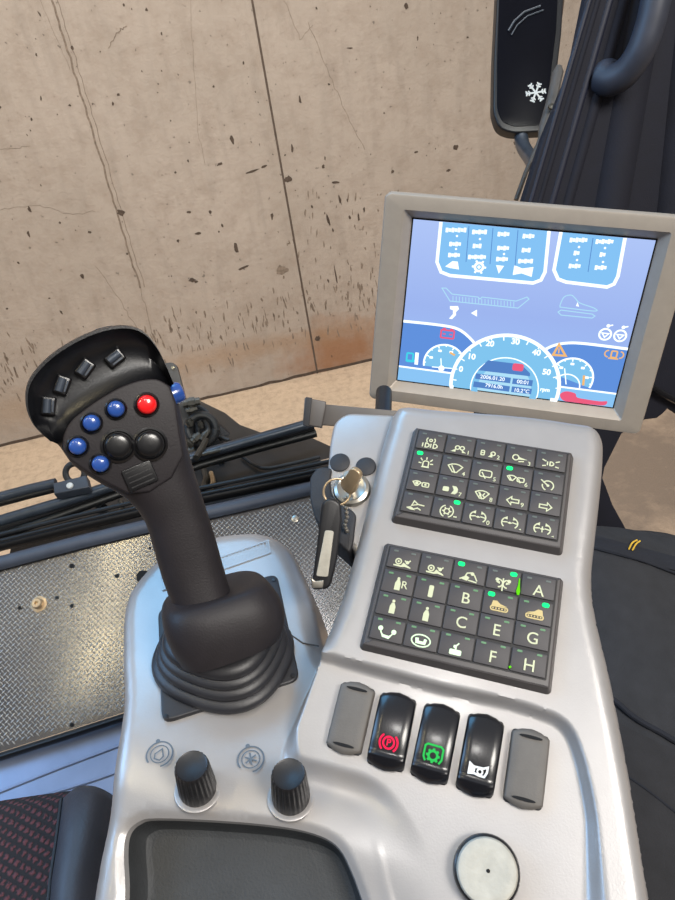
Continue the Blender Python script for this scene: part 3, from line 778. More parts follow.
# ------------------------------------------------------------------ monitor
SF = Frame(cv((.16710, -.12461, .63701)), cvdir(V3((.975, .145, -.170))), cvdir(V3((.051, -.885, -.462))))
mon = base('monitor', SF, 'grey framed display monitor with lit blue instrument screen', 'monitor')
def spx(x, y, w=0): return SF.px(x, y, w)
dc = [(-.1055, -.079), (.1055, -.079), (.1055, .079), (-.1055, .079)]
o1 = [spx(*p, .006) for p in ((383, 192), (370, 400), (640, 435))]
x0 = (o1[0][0] + o1[1][0]) / 2; y1 = o1[0][1]; y0 = (o1[1][1] + o1[2][1]) / 2; x1 = o1[2][0]
print('bezel', x0, x1, y0, y1)
outer_r = rrect((x0 + x1) / 2, (y0 + y1) / 2, x1 - x0, y1 - y0, .006, 6)
mb = MB(); n = len(outer_r)
def inn(ex, ey, r): return rrect(0, 0, .211 + 2 * ex, .158 + 2 * ey, r, 6)
R = [[SF.p(u, v, -.040) for u, v in offset(outer_r, .008)], [SF.p(u, v, -.006) for u, v in outer_r], [SF.p(u, v, .003) for u, v in outer_r], [SF.p(u, v, .0056) for u, v in offset(outer_r, .0012)], [SF.p(u, v, .006) for u, v in offset(outer_r, .003)],
     [SF.p(u, v, .006) for u, v in inn(.0085, .0085, .002)], [SF.p(u, v, .0053) for u, v in inn(.0078, .0078, .0018)], [SF.p(u, v, -.0045) for u, v in inn(.0008, .0008, .0012)]]
mb.rings(R, True, True, False); obj('bezel', mb, 'bezel', mon)
mb = MB(); mb.stroke(SF, [(-.1058, -.0793), (.1058, -.0793), (.1058, .0793), (-.1058, .0793)], .0014, -.0040, True); obj('screen_gasket', mb, 'darkhole', mon)
m, nt, b = newmat('lcd_background'); nt.nodes.remove(b)
tc = nt.nodes.new('ShaderNodeTexCoord'); sp = nt.nodes.new('ShaderNodeSeparateXYZ'); rp = nt.nodes.new('ShaderNodeValToRGB'); em = nt.nodes.new('ShaderNodeEmission')
nt.links.new(tc.outputs['Generated'], sp.inputs[0]); nt.links.new(sp.outputs['Y'], rp.inputs[0]); nt.links.new(rp.outputs[0], em.inputs[0]); nt.links.new(em.outputs[0], nt.nodes['Material Output'].inputs[0])
rp.color_ramp.elements[0].color = srgb(160, 196, 250); rp.color_ramp.elements[1].color = srgb(176, 198, 248)
rp.color_ramp.elements[1].position = 1; e = rp.color_ramp.elements.new(.5); e.color = srgb(158, 182, 240)
em.inputs['Strength'].default_value = 1.0; M['lcd'] = m
for nme, c, s in (('panelblue', (134, 196, 246), 1), ('deepblue', (98, 146, 222), 1), ('stripblue', (140, 198, 246), 1), ('dialblue', (130, 198, 240), 1), ('lcdwhite', (240, 250, 255), 1.35), ('lcdpale', (176, 226, 250), 1), ('lcdred', (240, 96, 130), 1), ('lcdcyan', (70, 214, 236), 1), ('lcdorange', (246, 190, 120), 1), ('lcddark', (86, 132, 200), 1)):
    M[nme] = glow(nme, c, s)
scr = MB(); scr.fill(SF, dc, -.0042); screen = obj('screen', scr, 'lcd', mon, label='lit blue instrument screen')
ZL = [-.0042]
def layer(mt, name='screen_graphic'):
    ZL[0] += .00003; return MB(), mt
def q(pts): return [spx(*p, -.0042) for p in pts]
def clipv(pts): return [(min(.1053, max(-.1053, u)), min(.0788, max(-.0788, v))) for u, v in pts]
def smooth(pts, n=5, closed=False): return [(p.x, p.y) for p in catmull([(*p, 0) for p in pts], n, closed)]
Z = lambda: ZL[0]
def L(nm, mtl, fn):
    ZL[0] += .00003; mb = MB(); fn(mb); obj(nm, mb, mtl, screen)
# upper panels
pa = [(441, 222), (437, 262), (441, 272), (450, 275.5), (533, 283), (541, 280), (545, 272), (549, 231)]
pb = [(561, 232), (554, 270), (558, 279), (566, 282), (607, 287), (614, 284), (618, 276), (625, 238)]
for w_ in (pa, pb): L('gauge_panel', 'panelblue', lambda mb: mb.fill(SF, clipv(q(w_)), Z()))
for w_ in (pa, pb): L('panel_outline', 'lcdwhite', lambda mb: mb.stroke(SF, clipv(q(w_)), .0030, Z()))
def dash(mb, x, y, w, h=3.2):
    h *= 1.25; w *= 1.15
    k = .07
    a, b = q([(x - w / 2, y - w / 2 * k), (x + w / 2, y + w / 2 * k)]); mb.stroke(SF, [a, b], h * .00094, Z())
def words(mb):
    for cx_, ws in ((457, (22, 12, 12)), (480, (15, 11, 18)), (505, (14, 12, 12)), (529, (12, 11, 16))):
        for (dy, w) in zip((0, 14, 25), ws):
            for j in range(int(w / 3)): dash(mb, cx_ - w / 2 + 3 * j + 1 - dy * .1, 230 + (cx_ - 457) * .085 + dy, 2.3, 3.4 - (j % 2))
    for p in ((457, 236), (480, 239), (504, 254), (456, 249)): mb.disc(SF, q([p])[0], .001, Z())
    # four symbols in the row
    c = q([(453, 265)])[0]; mb.fill(SF, [(c[0] - .007, c[1] - .002), (c[0] - .001, c[1] + .0035), (c[0] + .004, c[1] + .0035), (c[0] + .006, c[1] - .0035), (c[0] - .002, c[1] - .003)], Z())
    c = q([(479, 267)])[0]; mb.circle(SF, c, .0037, .0022, Z()); mb.disc(SF, (c[0], c[1]), .0015, Z())
    for k in range(6): mb.stroke(SF, [(c[0] + .003 * math.cos(k * PI / 3), c[1] + .003 * math.sin(k * PI / 3)), (c[0] + .0065 * math.cos(k * PI / 3), c[1] + .0065 * math.sin(k * PI / 3))], .0018, Z() + .00001)
    c = q([(499.5, 269)])[0]; mb.fill(SF, [(c[0] - .0036, c[1] + .0032), (c[0], c[1] - .0042), (c[0] + .0036, c[1] + .0032)], Z())
    c = q([(523, 271)])[0]; mb.fill(SF, [(c[0] - .0085, c[1] + .0045), (c[0] - .001, c[1] + .0022), (c[0] - .001, c[1] - .0022), (c[0] - .0085, c[1] - .0045)], Z()); mb.fill(SF, [(c[0] + .0085, c[1] + .0045), (c[0] - .001, c[1] + .0022), (c[0] - .001, c[1] - .0022), (c[0] + .0085, c[1] - .0045)], Z() + .00001)
L('readout_text', 'lcdwhite', words)
def words2(mb):
    for cx_ in (580, 606):
        for (dy, w) in ((0, 20), (13, 8), (26, 14)):
            for j in range(int(w / 3)): dash(mb, cx_ - w / 2 + 3 * j + 1 - dy * .15, 240 + (cx_ - 580) * .06 + dy, 2.3, 3.4 - (j % 2))
    for p in ((579, 247), (605, 248), (577, 260), (603, 262)): mb.disc(SF, q([p])[0], .001, Z())
L('readout_text', 'lcdwhite', words2)
L('column_line', 'lcddark', lambda mb: [mb.stroke(SF, q([a, b]), .0006, Z()) for a, b in (((469, 226), (466, 262)), ((493, 228), (490, 264)), ((518, 230), (515, 266)), ((593, 238), (588, 272)))])
# blade and vehicle outlines
def blade(mb):
    mb.stroke(SF, q([(442, 288), (446, 288), (452, 294), (478, 297), (480, 299), (482, 297), (516, 301), (527, 297), (529, 299), (518, 308), (450, 301)]), .0009, Z(), True)
    for k in range(20): mb.stroke(SF, q([(453 + 3.2 * k, 296 + .3 * k), (453 + 3.2 * k, 301 + .3 * k)]), .0007, Z() + .00001)
    mb.stroke(SF, smooth(q([(560, 305), (564, 297), (571, 295), (575, 298), (580, 303), (594, 308), (594, 311), (560, 307)])), .0009, Z(), True)
    a = q([(561, 310), (592, 314), (595, 316), (592, 318), (561, 315), (558, 312)]); mb.stroke(SF, a, .0009, Z(), True)
L('machine_outline', 'lcdpale', blade)
def misc(mb):
    mb.fill(SF, q([(471, 313), (477, 309.5), (477, 316.5)]), Z())
    mb.fill(SF, q([(576, 306), (579, 306.5), (577.5, 302)]), Z())
    mb.fill(SF, q([(450, 306), (458, 306), (459, 309), (456, 312), (456, 315), (452, 319), (449, 318.5), (453, 314), (453, 310), (450, 309)]), Z())
L('status_symbol', 'lcdwhite', misc)
# lower dash: deep-blue wings, strips, dials
left_w = q([(403.5, 321)]) + smooth(q([(403.5, 321), (440, 325), (458, 329), (470, 338), (478, 349)])) + q([(478, 349), (468, 393), (396.6, 381)])
right_w = smooth(q([(543, 354), (552, 347), (566, 343), (585, 343), (630, 348)])) + q([(630, 348), (613, 409), (540, 402)])
for w_ in (left_w, right_w): L('wing', 'deepblue', lambda mb: mb.fill(SF, clipv(w_), Z()))
for w_ in (((399, 366), (460, 374), (458, 391), (397, 382)), ((556, 386), (619, 394), (613, 410), (550, 402))): L('lower_strip', 'stripblue', lambda mb: mb.fill(SF, clipv(q(w_)), Z()))
for w_ in (((403.5, 321), (440, 325), (458, 329), (470, 338), (478, 348)), ((541, 352), (552, 346), (566, 343), (585, 343.5), (629, 349))): L('wing_outline', 'lcdwhite', lambda mb: mb.stroke(SF, clipv(smooth(q(w_))), .0026, Z()))
for w_ in (((399, 366), (455, 373.5)), ((556, 386), (619, 394))): L('strip_outline', 'lcdwhite', lambda mb: mb.stroke(SF, clipv(q(w_)), .0018, Z()))
def dial(c, r, a0, a1, fillm, wd, nt_=9, tl=.16):
    cc = q([c])[0]; rr = r
    L('dial_face', fillm, lambda mb: mb.fill(SF, clipv([(cc[0] + rr * math.cos(math.radians(a0 + (a1 - a0) * k / 40)), cc[1] + rr * math.sin(math.radians(a0 + (a1 - a0) * k / 40))) for k in range(41)]), Z()))
    def ln(mb):
        pts = clipv([(cc[0] + rr * math.cos(math.radians(a0 + (a1 - a0) * k / 50)), cc[1] + rr * math.sin(math.radians(a0 + (a1 - a0) * k / 50))) for k in range(51)])
        mb.stroke(SF, pts, wd, Z())
        for k in range(nt_):
            a = math.radians(a0 + (a1 - a0) * (k + .5) / nt_); l = tl * (1 if k % 2 else .6)
            mb.stroke(SF, [(cc[0] + rr * math.cos(a), cc[1] + rr * math.sin(a)), (cc[0] + rr * (1 - l) * math.cos(a), cc[1] + rr * (1 - l) * math.sin(a))], .0011, Z() + .00001)
        if nt_ > 12:
            for n_, p_ in zip(('0', '10', '20', '30', '40', '50'), ((461, 369), (471.5, 356.5), (490, 343.5), (515.5, 341.5), (536.5, 352.5), (546.5, 372))): mb.text(SF, n_, q([p_])[0], .0078, Z() + .00001, .0003)
            mb.text(SF, 'rpm', q([(545, 389.5)])[0], .0055, Z() + .00001, .0002)
        for k in range(nt_ // 2 if nt_ < 12 else 0):
            a = math.radians(a0 + (a1 - a0) * (2 * k + 1.5) / nt_); mb.fill(SF, rrect(cc[0] + rr * (1 - tl - .12) * math.cos(a), cc[1] + rr * (1 - tl - .12) * math.sin(a), rr * .13 + .001, rr * .07 + .001, .0006, 2), Z() + .00001)
    L('dial_scale', 'lcdwhite', ln)
dial((444, 364), .0200, -12, 192, 'dialblue', .0018)
dial((571, 378), .0200, -22, 172, 'dialblue', .0018)
dial((504, 386), .0520, -28, 200, 'dialblue', .0034, 17, .1)
dial((504, 389), .0325, -20, 195, 'lcdpale', .0015, 0)
L('inner_dial', 'dialblue', lambda mb: mb.circle(SF, q([(504, 389)])[0], .029, .0062, Z(), 40, -20, 195))
L('digital_readout', 'lcddark', lambda mb: (mb.fill(SF, q([(482, 366), (488, 360), (521, 364), (530, 373), (530, 376), (478, 370)]), Z()), mb.fill(SF, q([(476, 373), (511, 377.5), (510, 383), (475, 378.5)]), Z()), mb.fill(SF, q([(513, 378), (533, 380), (532, 386), (512, 383.5)]), Z()),
   mb.fill(SF, q([(474, 381), (510, 386), (509, 391.5), (473, 386.5)]), Z()), mb.fill(SF, q([(512, 386), (532, 388.5), (531, 394), (511, 391.7)]), Z())))
def digits(mb):
    tf = SF.at(0, 0, 0, 0)
    for t_, p_ in (('2006.01.20', (492.5, 377.8)), ('00:01', (523, 382)), ('7916.0h', (494, 386)), ('10.2\u00b0C', (521.5, 390.6))): mb.text(SF, t_, q([p_])[0], .0054, Z(), .00005)
L('readout_digits', 'lcdwhite', digits)
def batt(mb, c, s):
    a = q([c])[0]; mb.stroke(SF, rrect(a[0], a[1], .0125 * s, .0078 * s, .0008, 2), .0016, Z(), True); mb.fill(SF, rrect(a[0] - .0035 * s, a[1] + .005 * s, .003 * s, .002 * s, .0004, 2), Z()); mb.fill(SF, rrect(a[0] + .0035 * s, a[1] + .005 * s, .003 * s, .002 * s, .0004, 2), Z())
    mb.stroke(SF, [(a[0] - .0045 * s, a[1]), (a[0] - .0018 * s, a[1])], .0012, Z()); mb.stroke(SF, [(a[0] + .0018 * s, a[1]), (a[0] + .0045 * s, a[1])], .0012, Z())
L('battery_warning', 'lcdred', lambda mb: batt(mb, (447.5, 334), 1))
L('stop_warning', 'lcdred', lambda mb: mb.fill(SF, rrect(*q([(518, 367)])[0], .0105, .0075, .002, 3), Z()))
def redmark(mb):
    mb.fill(SF, smooth(q([(560, 394), (566, 391), (575, 393), (577, 397), (586, 399), (600, 401), (607, 401), (604, 405), (590, 404), (574, 402), (563, 400)]), 4, True), Z())
L('red_marking', 'lcdred', redmark)
def cyan(mb):
    a = q([(410, 357)])[0]; mb.stroke(SF, rrect(a[0], a[1], .0062, .0085, .0008, 2), .0018, Z(), True); mb.fill(SF, rrect(a[0] + .0005, a[1] - .0036, .009, .0022, .0004, 2), Z()); mb.stroke(SF, [(a[0] + .0035, a[1] - .003), (a[0] + .0062, a[1] - .002), (a[0] + .0062, a[1] + .002)], .0011, Z())
L('fuel_symbol', 'lcdcyan', cyan)
L('fuel_bar', 'lcdwhite', lambda mb: mb.fill(SF, q([(415.5, 352), (419, 352.5), (418, 364.5), (414.5, 364)]), Z()))
L('warning_triangle', 'lcdorange', lambda mb: (mb.stroke(SF, q([(559, 344), (553, 354.5), (565.5, 355.5)]), .0022, Z(), True), mb.stroke(SF, q([(559, 348), (558.6, 353)]), .0012, Z())))
def lampo(mb):
    a = q([(614, 354)])[0]; mb.stroke(SF, rrect(a[0], a[1], .005, .0062, .0008, 2), .0014, Z(), True)
    for s in (-1, 1): mb.circle(SF, (a[0] + s * .0052, a[1]), .0032, .0012, Z(), 8, (90 if s < 0 else -90), (270 if s < 0 else 90))
    mb.stroke(SF, [(a[0] - .0045, a[1] - .0042), (a[0] + .0045, a[1] - .0042)], .0014, Z())
L('lamp_warning', 'lcdorange', lampo)
def twins(mb):
    for x in (605, 620):
        a = q([(x, 334 + (x - 605) * .1)])[0]; mb.circle(SF, a, .0052, .0016, Z(), 24); mb.stroke(SF, [(a[0] - .003, a[1] + .001), (a[0], a[1] - .0028), (a[0] + .003, a[1] + .001)], .0012, Z(), True); mb.disc(SF, (a[0] + .001, a[1] + .0082), .0017, Z(), 8); mb.stroke(SF, [(a[0] + .001, a[1] + .008), (a[0] + .005, a[1] + .0095)], .0012, Z())
L('heater_symbol', 'lcdwhite', twins)
L('dial_needle', 'lcdwhite', lambda mb: (mb.stroke(SF, q([(441, 358), (441.5, 370)]), .001, Z()), mb.stroke(SF, q([(432, 366.5), (452, 368)]), .001, Z()), mb.disc(SF, q([(441.5, 368)])[0], .003, Z()), mb.stroke(SF, q([(564.5, 368), (566, 384)]), .001, Z()), mb.circle(SF, q([(566, 386)])[0], .0125, .0012, Z(), 20, 0, 150)))
L('dial_hotspot', 'lcdorange', lambda mb: (mb.stroke(SF, q([(584, 375), (583, 385)]), .0022, Z()), mb.stroke(SF, q([(450, 352), (455, 355)]), .002, Z())))
# mount
mb = MB(); mb.tube([at(384, 392, .68), at(383, 420, .64)], .008, 20); obj('mount_stub', mb, 'black', mon)
mb = MB(); a = SF.p(-.01, -.06, -.06); b = K.p(.08, -.02, -.085)
mb.tube([a, SF.p(-.01, -.10, -.085), SF.p(-.01, -.145, -.085), b], .014, 16); obj('mount_arm', mb, 'blackmatte', mon)

# ------------------------------------------------------------------ bracket rail beside the monitor
RF = Frame(at(345, 412, .56), at(375, 418, .56) - at(326, 408, .56), wray(345, 300) - wray(345, 412))
rp_ = lambda l, w=0: [RF.px(*p, w) for p in l]
br = base('mounting_bracket', RF, 'dark grey channel bracket arm reaching out beside the ignition plate', 'bracket')
mb = MB(); mb.prism(RF, rp_(((322, 404), (400, 411), (400, 432), (352, 427), (322, 425))), -.008, .0, .0006); obj('rail', mb, 'bracket', br)
mb = MB(); mb.prism(RF, rp_(((305, 398), (326, 402), (326, 408), (322, 428), (303, 425))), -.008, .006, .0012); obj('end_block', mb, 'bracket', br)
mb = MB(); mb.prism(RF, rp_(((306, 397), (312, 398), (309, 427), (303, 425)), .006), .002, .0075, .0005); obj('end_lip', mb, 'blackmatte', br)

# ------------------------------------------------------------------ footwell tread plate
PP = at(110, 620, 1.1); PN = V3((0, -.62, .785)).normalized()
PL = Frame(PP, V3((1, 0, 0)), PN.cross(V3((1, 0, 0))))
pp = lambda l, w=0: [PL.px(*p, w) for p in l]
edge = pp(((-60, 586), (0, 569), (80, 549), (160, 530), (240, 512), (320, 494), (360, 485), (372, 560), (372, 680), (125, 712), (0, 752), (-60, 772)))
m, nt, b = newmat('aluminium_tread'); M['tread'] = m
b.inputs['Metallic'].default_value = .85; b.inputs['Roughness'].default_value = .2
tc = nt.nodes.new('ShaderNodeTexCoord'); n1 = nt.nodes.new('ShaderNodeTexNoise'); n1.inputs['Scale'].default_value = 7; nt.links.new(tc.outputs['Object'], n1.inputs['Vector'])
rp = nt.nodes.new('ShaderNodeValToRGB'); rp.color_ramp.elements[0].position = .3; rp.color_ramp.elements[1].position = .72; rp.color_ramp.elements[0].color = srgb(92, 92, 96); rp.color_ramp.elements[1].color = srgb(118, 116, 114)
nt.links.new(n1.outputs['Fac'], rp.inputs[0]); nt.links.new(rp.outputs[0], b.inputs['Base Color'])
M['treadtop'] = mat('tread_lozenge', (228, 226, 222), .22, .6, .1, 12)
tp = base('tread_plate', PL, 'aluminium diamond tread plate lining the footwell', 'tread plate')
mb = MB(); mb.prism(PL, edge, -.004, 0)
mb.mi = 1
eu = [p[0] for p in edge]; ev = [p[1] for p in edge]; pit = .0062
C = []; ga = math.radians(34); gc_, gs_ = math.cos(ga), math.sin(ga); cu_, cv_ = (min(eu) + max(eu)) / 2, (min(ev) + max(ev)) / 2; NG = int(max(max(eu) - min(eu), max(ev) - min(ev)) / pit)
for i in range(-NG, NG):
    for j in range(-NG, NG): C.append((cu_ + (i * gc_ - j * gs_) * pit, cv_ + (i * gs_ + j * gc_) * pit, (i + j) % 2))
CA = np.array([(c[0], c[1]) for c in C]); ok = inside(CA, edge) & (segdist(CA, edge, True)[0] > .006)
tilt = math.radians(-8)
for (u, v, par), k in zip(C, ok):
    if not k: continue
    a = ga + (PI / 2 if par else 0); c, s = math.cos(a), math.sin(a); b0 = len(mb.v); l, w, h = .0046, .0013, .0013
    for (x, y, z) in ((-l, 0, 0), (0, -w, 0), (l, 0, 0), (0, w, 0), (-l * .45, 0, h), (l * .45, 0, h)): mb.v.append(PL.p(u + x * c - y * s, v + x * s + y * c, z + .0001))
    for f in ((b0, b0 + 1, b0 + 4), (b0 + 1, b0 + 2, b0 + 5), (b0 + 1, b0 + 5, b0 + 4), (b0 + 2, b0 + 3, b0 + 5), (b0 + 3, b0, b0 + 4), (b0 + 3, b0 + 4, b0 + 5)): mb.face(f)
obj('plate', mb, ['tread', 'treadtop'], tp, ang=25)
for (x, y, r, nm) in ((143, 577, .011, 'hole'), (117, 576, .0035, 'hole'), (72, 606, .003, 'hole'), (72, 566, .004, 'hole'), (150, 548, .002, 'hole'), (20, 608, .003, 'hole'), (57, 598, .003, 'hole'), (72, 725, .003, 'hole')):
    u, v = PL.px(x, y); mb = MB(); mb.disc(PL, (u, v), r, .0016); obj('bolt_hole', mb, 'darkhole', tp)
def bolt(x, y, r, nm, mt, h=.006):
    u, v = PL.px(x, y); mb = MB(); mb.lathe(PL.at(u, v), [(r * 1.5, 0), (r * 1.5, .0015), (r, .002), (r, h), (r * .8, h * 1.15), (r * .35, h * 1.15), (r * .3, h * .6), (.0001, h * .6)], 24); obj(nm, mb, mt, tp)
bolt(39, 604, .0085, 'bolt', 'brass', .011); bolt(295, 519, .004, 'bolt', 'steel', .003)
# dash trim and seal above it, sill below it
def strip(name, pts, w, r, mt, nm2=None): pass
def pathtube(frame_pts, rx, ry, flat, n=12):
    mb = MB(); mb.tube(frame_pts, [(rx, ry)] * len(frame_pts), n, flat=flat); return mb
dt = [PL.p(*PL.px(x, y, .006), .006) for x, y in ((-60, 580), (0, 563), (80, 542), (160, 523), (240, 505), (325, 485), (360, 477))]
o = obj('trim_1', pathtube(dt, .012, .009, PL.z), 'trim'); tag(o, 'blue-grey rubber dash trim along the top of the tread plate', kind='structure')
dt = [PL.p(*PL.px(x, y, -.03), -.03) for x, y in ((-60, 563), (0, 545), (80, 525), (160, 506), (240, 490), (325, 472), (360, 465))]
mb = pathtube(dt, .011, .012, PL.z)
mb.tube([p + PL.y * .014 + PL.z * .012 for p in dt], .004, 8); mb.tube([p - PL.y * .0 + PL.z * .02 for p in dt], .003, 8)
o = obj('trim_2', mb, 'seal'); tag(o, 'black rubber seal at the foot of the windscreen', kind='structure')
dt = [PL.p(*PL.px(x, y, .004), .004) for x, y in ((-60, 776), (0, 757), (60, 738), (128, 716), (200, 690))]
o = obj('trim_3', pathtube(dt, .006, .008, PL.z), 'seal'); tag(o, 'thin black edging strip below the tread plate', kind='structure')
SLF = Frame(PL.p(*PL.px(60, 770), 0), V3((1, 0, 0)), V3((0, .93, .36)))
mb = MB(); sq = [SLF.px(*p) for p in ((-80, 779), (0, 758), (60, 739), (130, 716), (300, 665), (300, 900), (-80, 900))]
mb.prism(SLF, sq, -.03, 0)
for a in (((-20, 800), (60, 768), (140, 738)), ((30, 800), (95, 780), (140, 764))): mb.tube([SLF.p(*SLF.px(x, y, .001), .001) for x, y in a], .0022, 8)
o = obj('trim_4', mb, 'sill'); tag(o, 'blue-grey painted sill between the tread plate and the seat', kind='structure')

# ------------------------------------------------------------------ passenger seat corner
st = base('seat', at(40, 880, .62), 'seat cushion of red and black woven fabric with charcoal side bolster', 'seat')
QF = Frame(at(30, 840, .66), V3((1, -.12, 0)), V3((.12, 1, .10)))
m, nt, b = newmat('woven_red_black'); M['weave'] = m
b.inputs['Roughness'].default_value = .95
tc = nt.nodes.new('ShaderNodeTexCoord'); mp = nt.nodes.new('ShaderNodeMapping'); mp.inputs['Rotation'].default_value = (0, 0, math.radians(38)); nt.links.new(tc.outputs['Object'], mp.inputs[0])
wv = nt.nodes.new('ShaderNodeTexWave'); wv.inputs['Scale'].default_value = 46; wv.inputs['Distortion'].default_value = 3; wv.inputs['Detail'].default_value = 1; wv.inputs['Detail Scale'].default_value = 6; nt.links.new(mp.outputs[0], wv.inputs[0])
wv2 = nt.nodes.new('ShaderNodeTexWave'); wv2.bands_direction = 'Y'; wv2.inputs['Scale'].default_value = 36; nt.links.new(mp.outputs[0], wv2.inputs[0])
mx = nt.nodes.new('ShaderNodeMath'); mx.operation = 'MULTIPLY'; nt.links.new(wv.outputs['Fac'], mx.inputs[0]); nt.links.new(wv2.outputs['Fac'], mx.inputs[1])
rp = nt.nodes.new('ShaderNodeValToRGB'); rp.color_ramp.elements[0].position = .15; rp.color_ramp.elements[1].position = .6; rp.color_ramp.elements[0].color = srgb(30, 29, 33); rp.color_ramp.elements[1].color = srgb(92, 54, 60)
nt.links.new(mx.outputs[0], rp.inputs[0]); nt.links.new(rp.outputs[0], b.inputs['Base Color'])
bp = nt.nodes.new('ShaderNodeBump'); bp.inputs['Distance'].default_value = .002; nt.links.new(mx.outputs[0], bp.inputs['Height']); nt.links.new(bp.outputs[0], b.inputs['Normal'])
qp = lambda l, w=0: [QF.px(*p, w) for p in l]
# boundary curves on the cushion, from front to back
bl = qp(((67, 785), (62, 800), (57, 840), (51, 880), (44, 960), (38, 1040))); br_ = qp(((116, 788), (120, 800), (112, 840), (104, 880), (93, 960), (88, 1040)))
ll = qp(((-90, 812), (-92, 830), (-94, 860), (-98, 900), (-100, 980), (-100, 1060)))
R = []
nn = 10
mb = MB(); R = []
for i, (a, b2) in enumerate(zip(ll, bl)):
    R.append([QF.p(a[0] + (b2[0] - a[0]) * k / nn, a[1] + (b2[1] - a[1]) * k / nn, [-.012, 0, 0, 0, 0, 0][i] + .004 * math.sin(PI * k / nn)) for k in range(nn + 1)])
top0 = [p - QF.z * .05 + QF.y * .004 for p in R[0]]
mb.rings([top0] + R, False); mb.f = [tuple(reversed(f)) for f in mb.f]; obj('cushion', mb, 'weave', st, ang=70, label='red and black woven fabric centre')
mb = MB(); R = []
for i, (a, b2) in enumerate(zip(bl, br_)):
    row = []
    for k in range(nn + 1):
        t = k / nn; z = .016 * math.sin(PI * min(1, t * 1.1)) ** .7 if t < .9 else .004; z -= max(0, t - .6) ** 2 * .16
        z += [-.014, 0, 0, 0, 0, 0][i]
        row.append(QF.p(a[0] + (b2[0] - a[0]) * t, a[1] + (b2[1] - a[1]) * t, z))
    row.append(row[-1] - QF.z * .05); R.append(row)
top0 = [p - QF.z * .05 + QF.y * .004 for p in R[0]]
mb.rings([top0] + R, False); mb.f = [tuple(reversed(f)) for f in mb.f]; obj('side_bolster', mb, 'leather', st, ang=70, label='charcoal leatherette side bolster')
mb = MB(); mb.tube([QF.p(*p, .002) for p in bl[1:]], .0016, 8); obj('piping', mb, 'black', st)
mb = MB(); c = QF.p(*bl[3]); SB = Frame(V3((c.x - .12, c.y - .1, c.z - .05)), V3((1, 0, 0)), V3((0, 1, 0)))
mb.prism(SB, rrect(0, 0, .3, .3, .03), -(SB.o.z - 1.15), -.01); obj('seat_base', mb, 'blackmatte', st)

# ------------------------------------------------------------------ person's legs right of the console
def ring3(c, ax, side, rx, ry, n=32, e=2.7):
    s = (side - ax * side.dot(ax)).normalized(); u = s.cross(ax)
    return [c + s * (rx * math.copysign(abs(math.cos(2 * PI * k / n)) ** (2 / e), math.cos(2 * PI * k / n))) + u * (ry * math.copysign(abs(math.sin(2 * PI * k / n)) ** (2 / e), math.sin(2 * PI * k / n))) for k in range(n)]
knee = at(636, 618, .78); hip = at(700, 1190, .52)
ta = (knee - hip).normalized(); side = V3((1, 0, 0))
ps = base('person', V3((hip.x, hip.y, 1.15)), 'person seated beside the console wearing dark navy work trousers', 'person')
mb = MB(); R = []
ank = V3((knee.x + .02, knee.y + .12, 1.24))
path = [(hip - ta * .06, .11, .085), (hip, .12, .088), (hip.lerp(knee, .3), .125, .084), (hip.lerp(knee, .55), .125, .080), (hip.lerp(knee, .8), .122, .075), (knee, .118, .072), (knee + ta * .05 + V3((0, 0, -.01)), .112, .066)]
path2 = [(knee + V3((0, .075, -.09)), .066, .066), (knee.lerp(ank, .5) + V3((0, .03, 0)), .058, .062), (ank, .048, .052)]
pts = [p[0] for p in path + path2]
ds = catmull([tuple(p) for p in pts], 5); rr = catmull([(p[1], p[2], 0) for p in path + path2], 5)
for i, (p, r) in enumerate(zip(ds, rr)):
    t = (ds[min(i + 1, len(ds) - 1)] - ds[max(i - 1, 0)]).normalized(); wv_ = 1 + .012 * math.sin(i * 1.7)
    R.append(ring3(p, t, V3((1, 0, -.42)), r.x * wv_, r.y * wv_))
mb.rings(R, True, True, True)
# other leg and pelvis, one continuous pair of trousers
off = V3((.27, -.02, 0)); R2 = [[q_ + off for q_ in r] for r in R]; mb.rings(R2, True, True, True)
hc = hip - ta * .04; R3 = [ring3(hc + V3((x, -.01, .0)), V3((1, 0, 0)), V3((0, 1, 0)), .1 * s, .1 * s) for x, s in ((-.09, .6), (-.06, .8), (0, .9), (.12, .95), (.24, .9), (.3, .8), (.33, .6))]; mb.rings(R3, True, True, True)
legs = obj('trousers', mb, 'cloth', ps, ang=80)
def wrapline(pxs, lift, rad, mtl, nm, lb=None, n=8):
    """follow the thigh surface under the given pixels"""
    import mathutils
    tree = mathutils.bvhtree.BVHTree.FromPolygons([tuple(v) for v in mb_legs.v], mb_legs.f)
    P = []
    for x, y in pxs:
        d = wray(x, y).normalized(); h = tree.ray_cast(CAMPOS, d)
        if h[0] is not None: P.append(h[0] - d * lift)
    if len(P) > 1:
        m2 = MB(); m2.tube([tuple(p) for p in catmull([tuple(p) for p in P], 3)], rad, n); return obj(nm, m2, mtl, legs, label=lb)
mb_legs = mb
import mathutils
from mathutils.bvhtree import BVHTree
def sheet(pxgrid, lift):
    tree = BVHTree.FromPolygons([tuple(v) for v in mb_legs.v], mb_legs.f); rows_ = []
    for row in pxgrid:
        rr_ = []
        for x, y in row:
            d = wray(x, y).normalized(); h = tree.ray_cast(CAMPOS, d)
            rr_.append((h[0] if h[0] is not None else CAMPOS + d * (knee - CAMPOS).length) - d * lift)
        rows_.append(rr_)
    return rows_
def grid(tl, tr, br2, bl2, nu=14, nv=6):
    g = []
    for j in range(nv + 1):
        a = V3((*tl, 0)).lerp(V3((*bl2, 0)), j / nv); b = V3((*tr, 0)).lerp(V3((*br2, 0)), j / nv)
        g.append([(a.lerp(b, i / nu).x, a.lerp(b, i / nu).y) for i in range(nu + 1)])
    return g
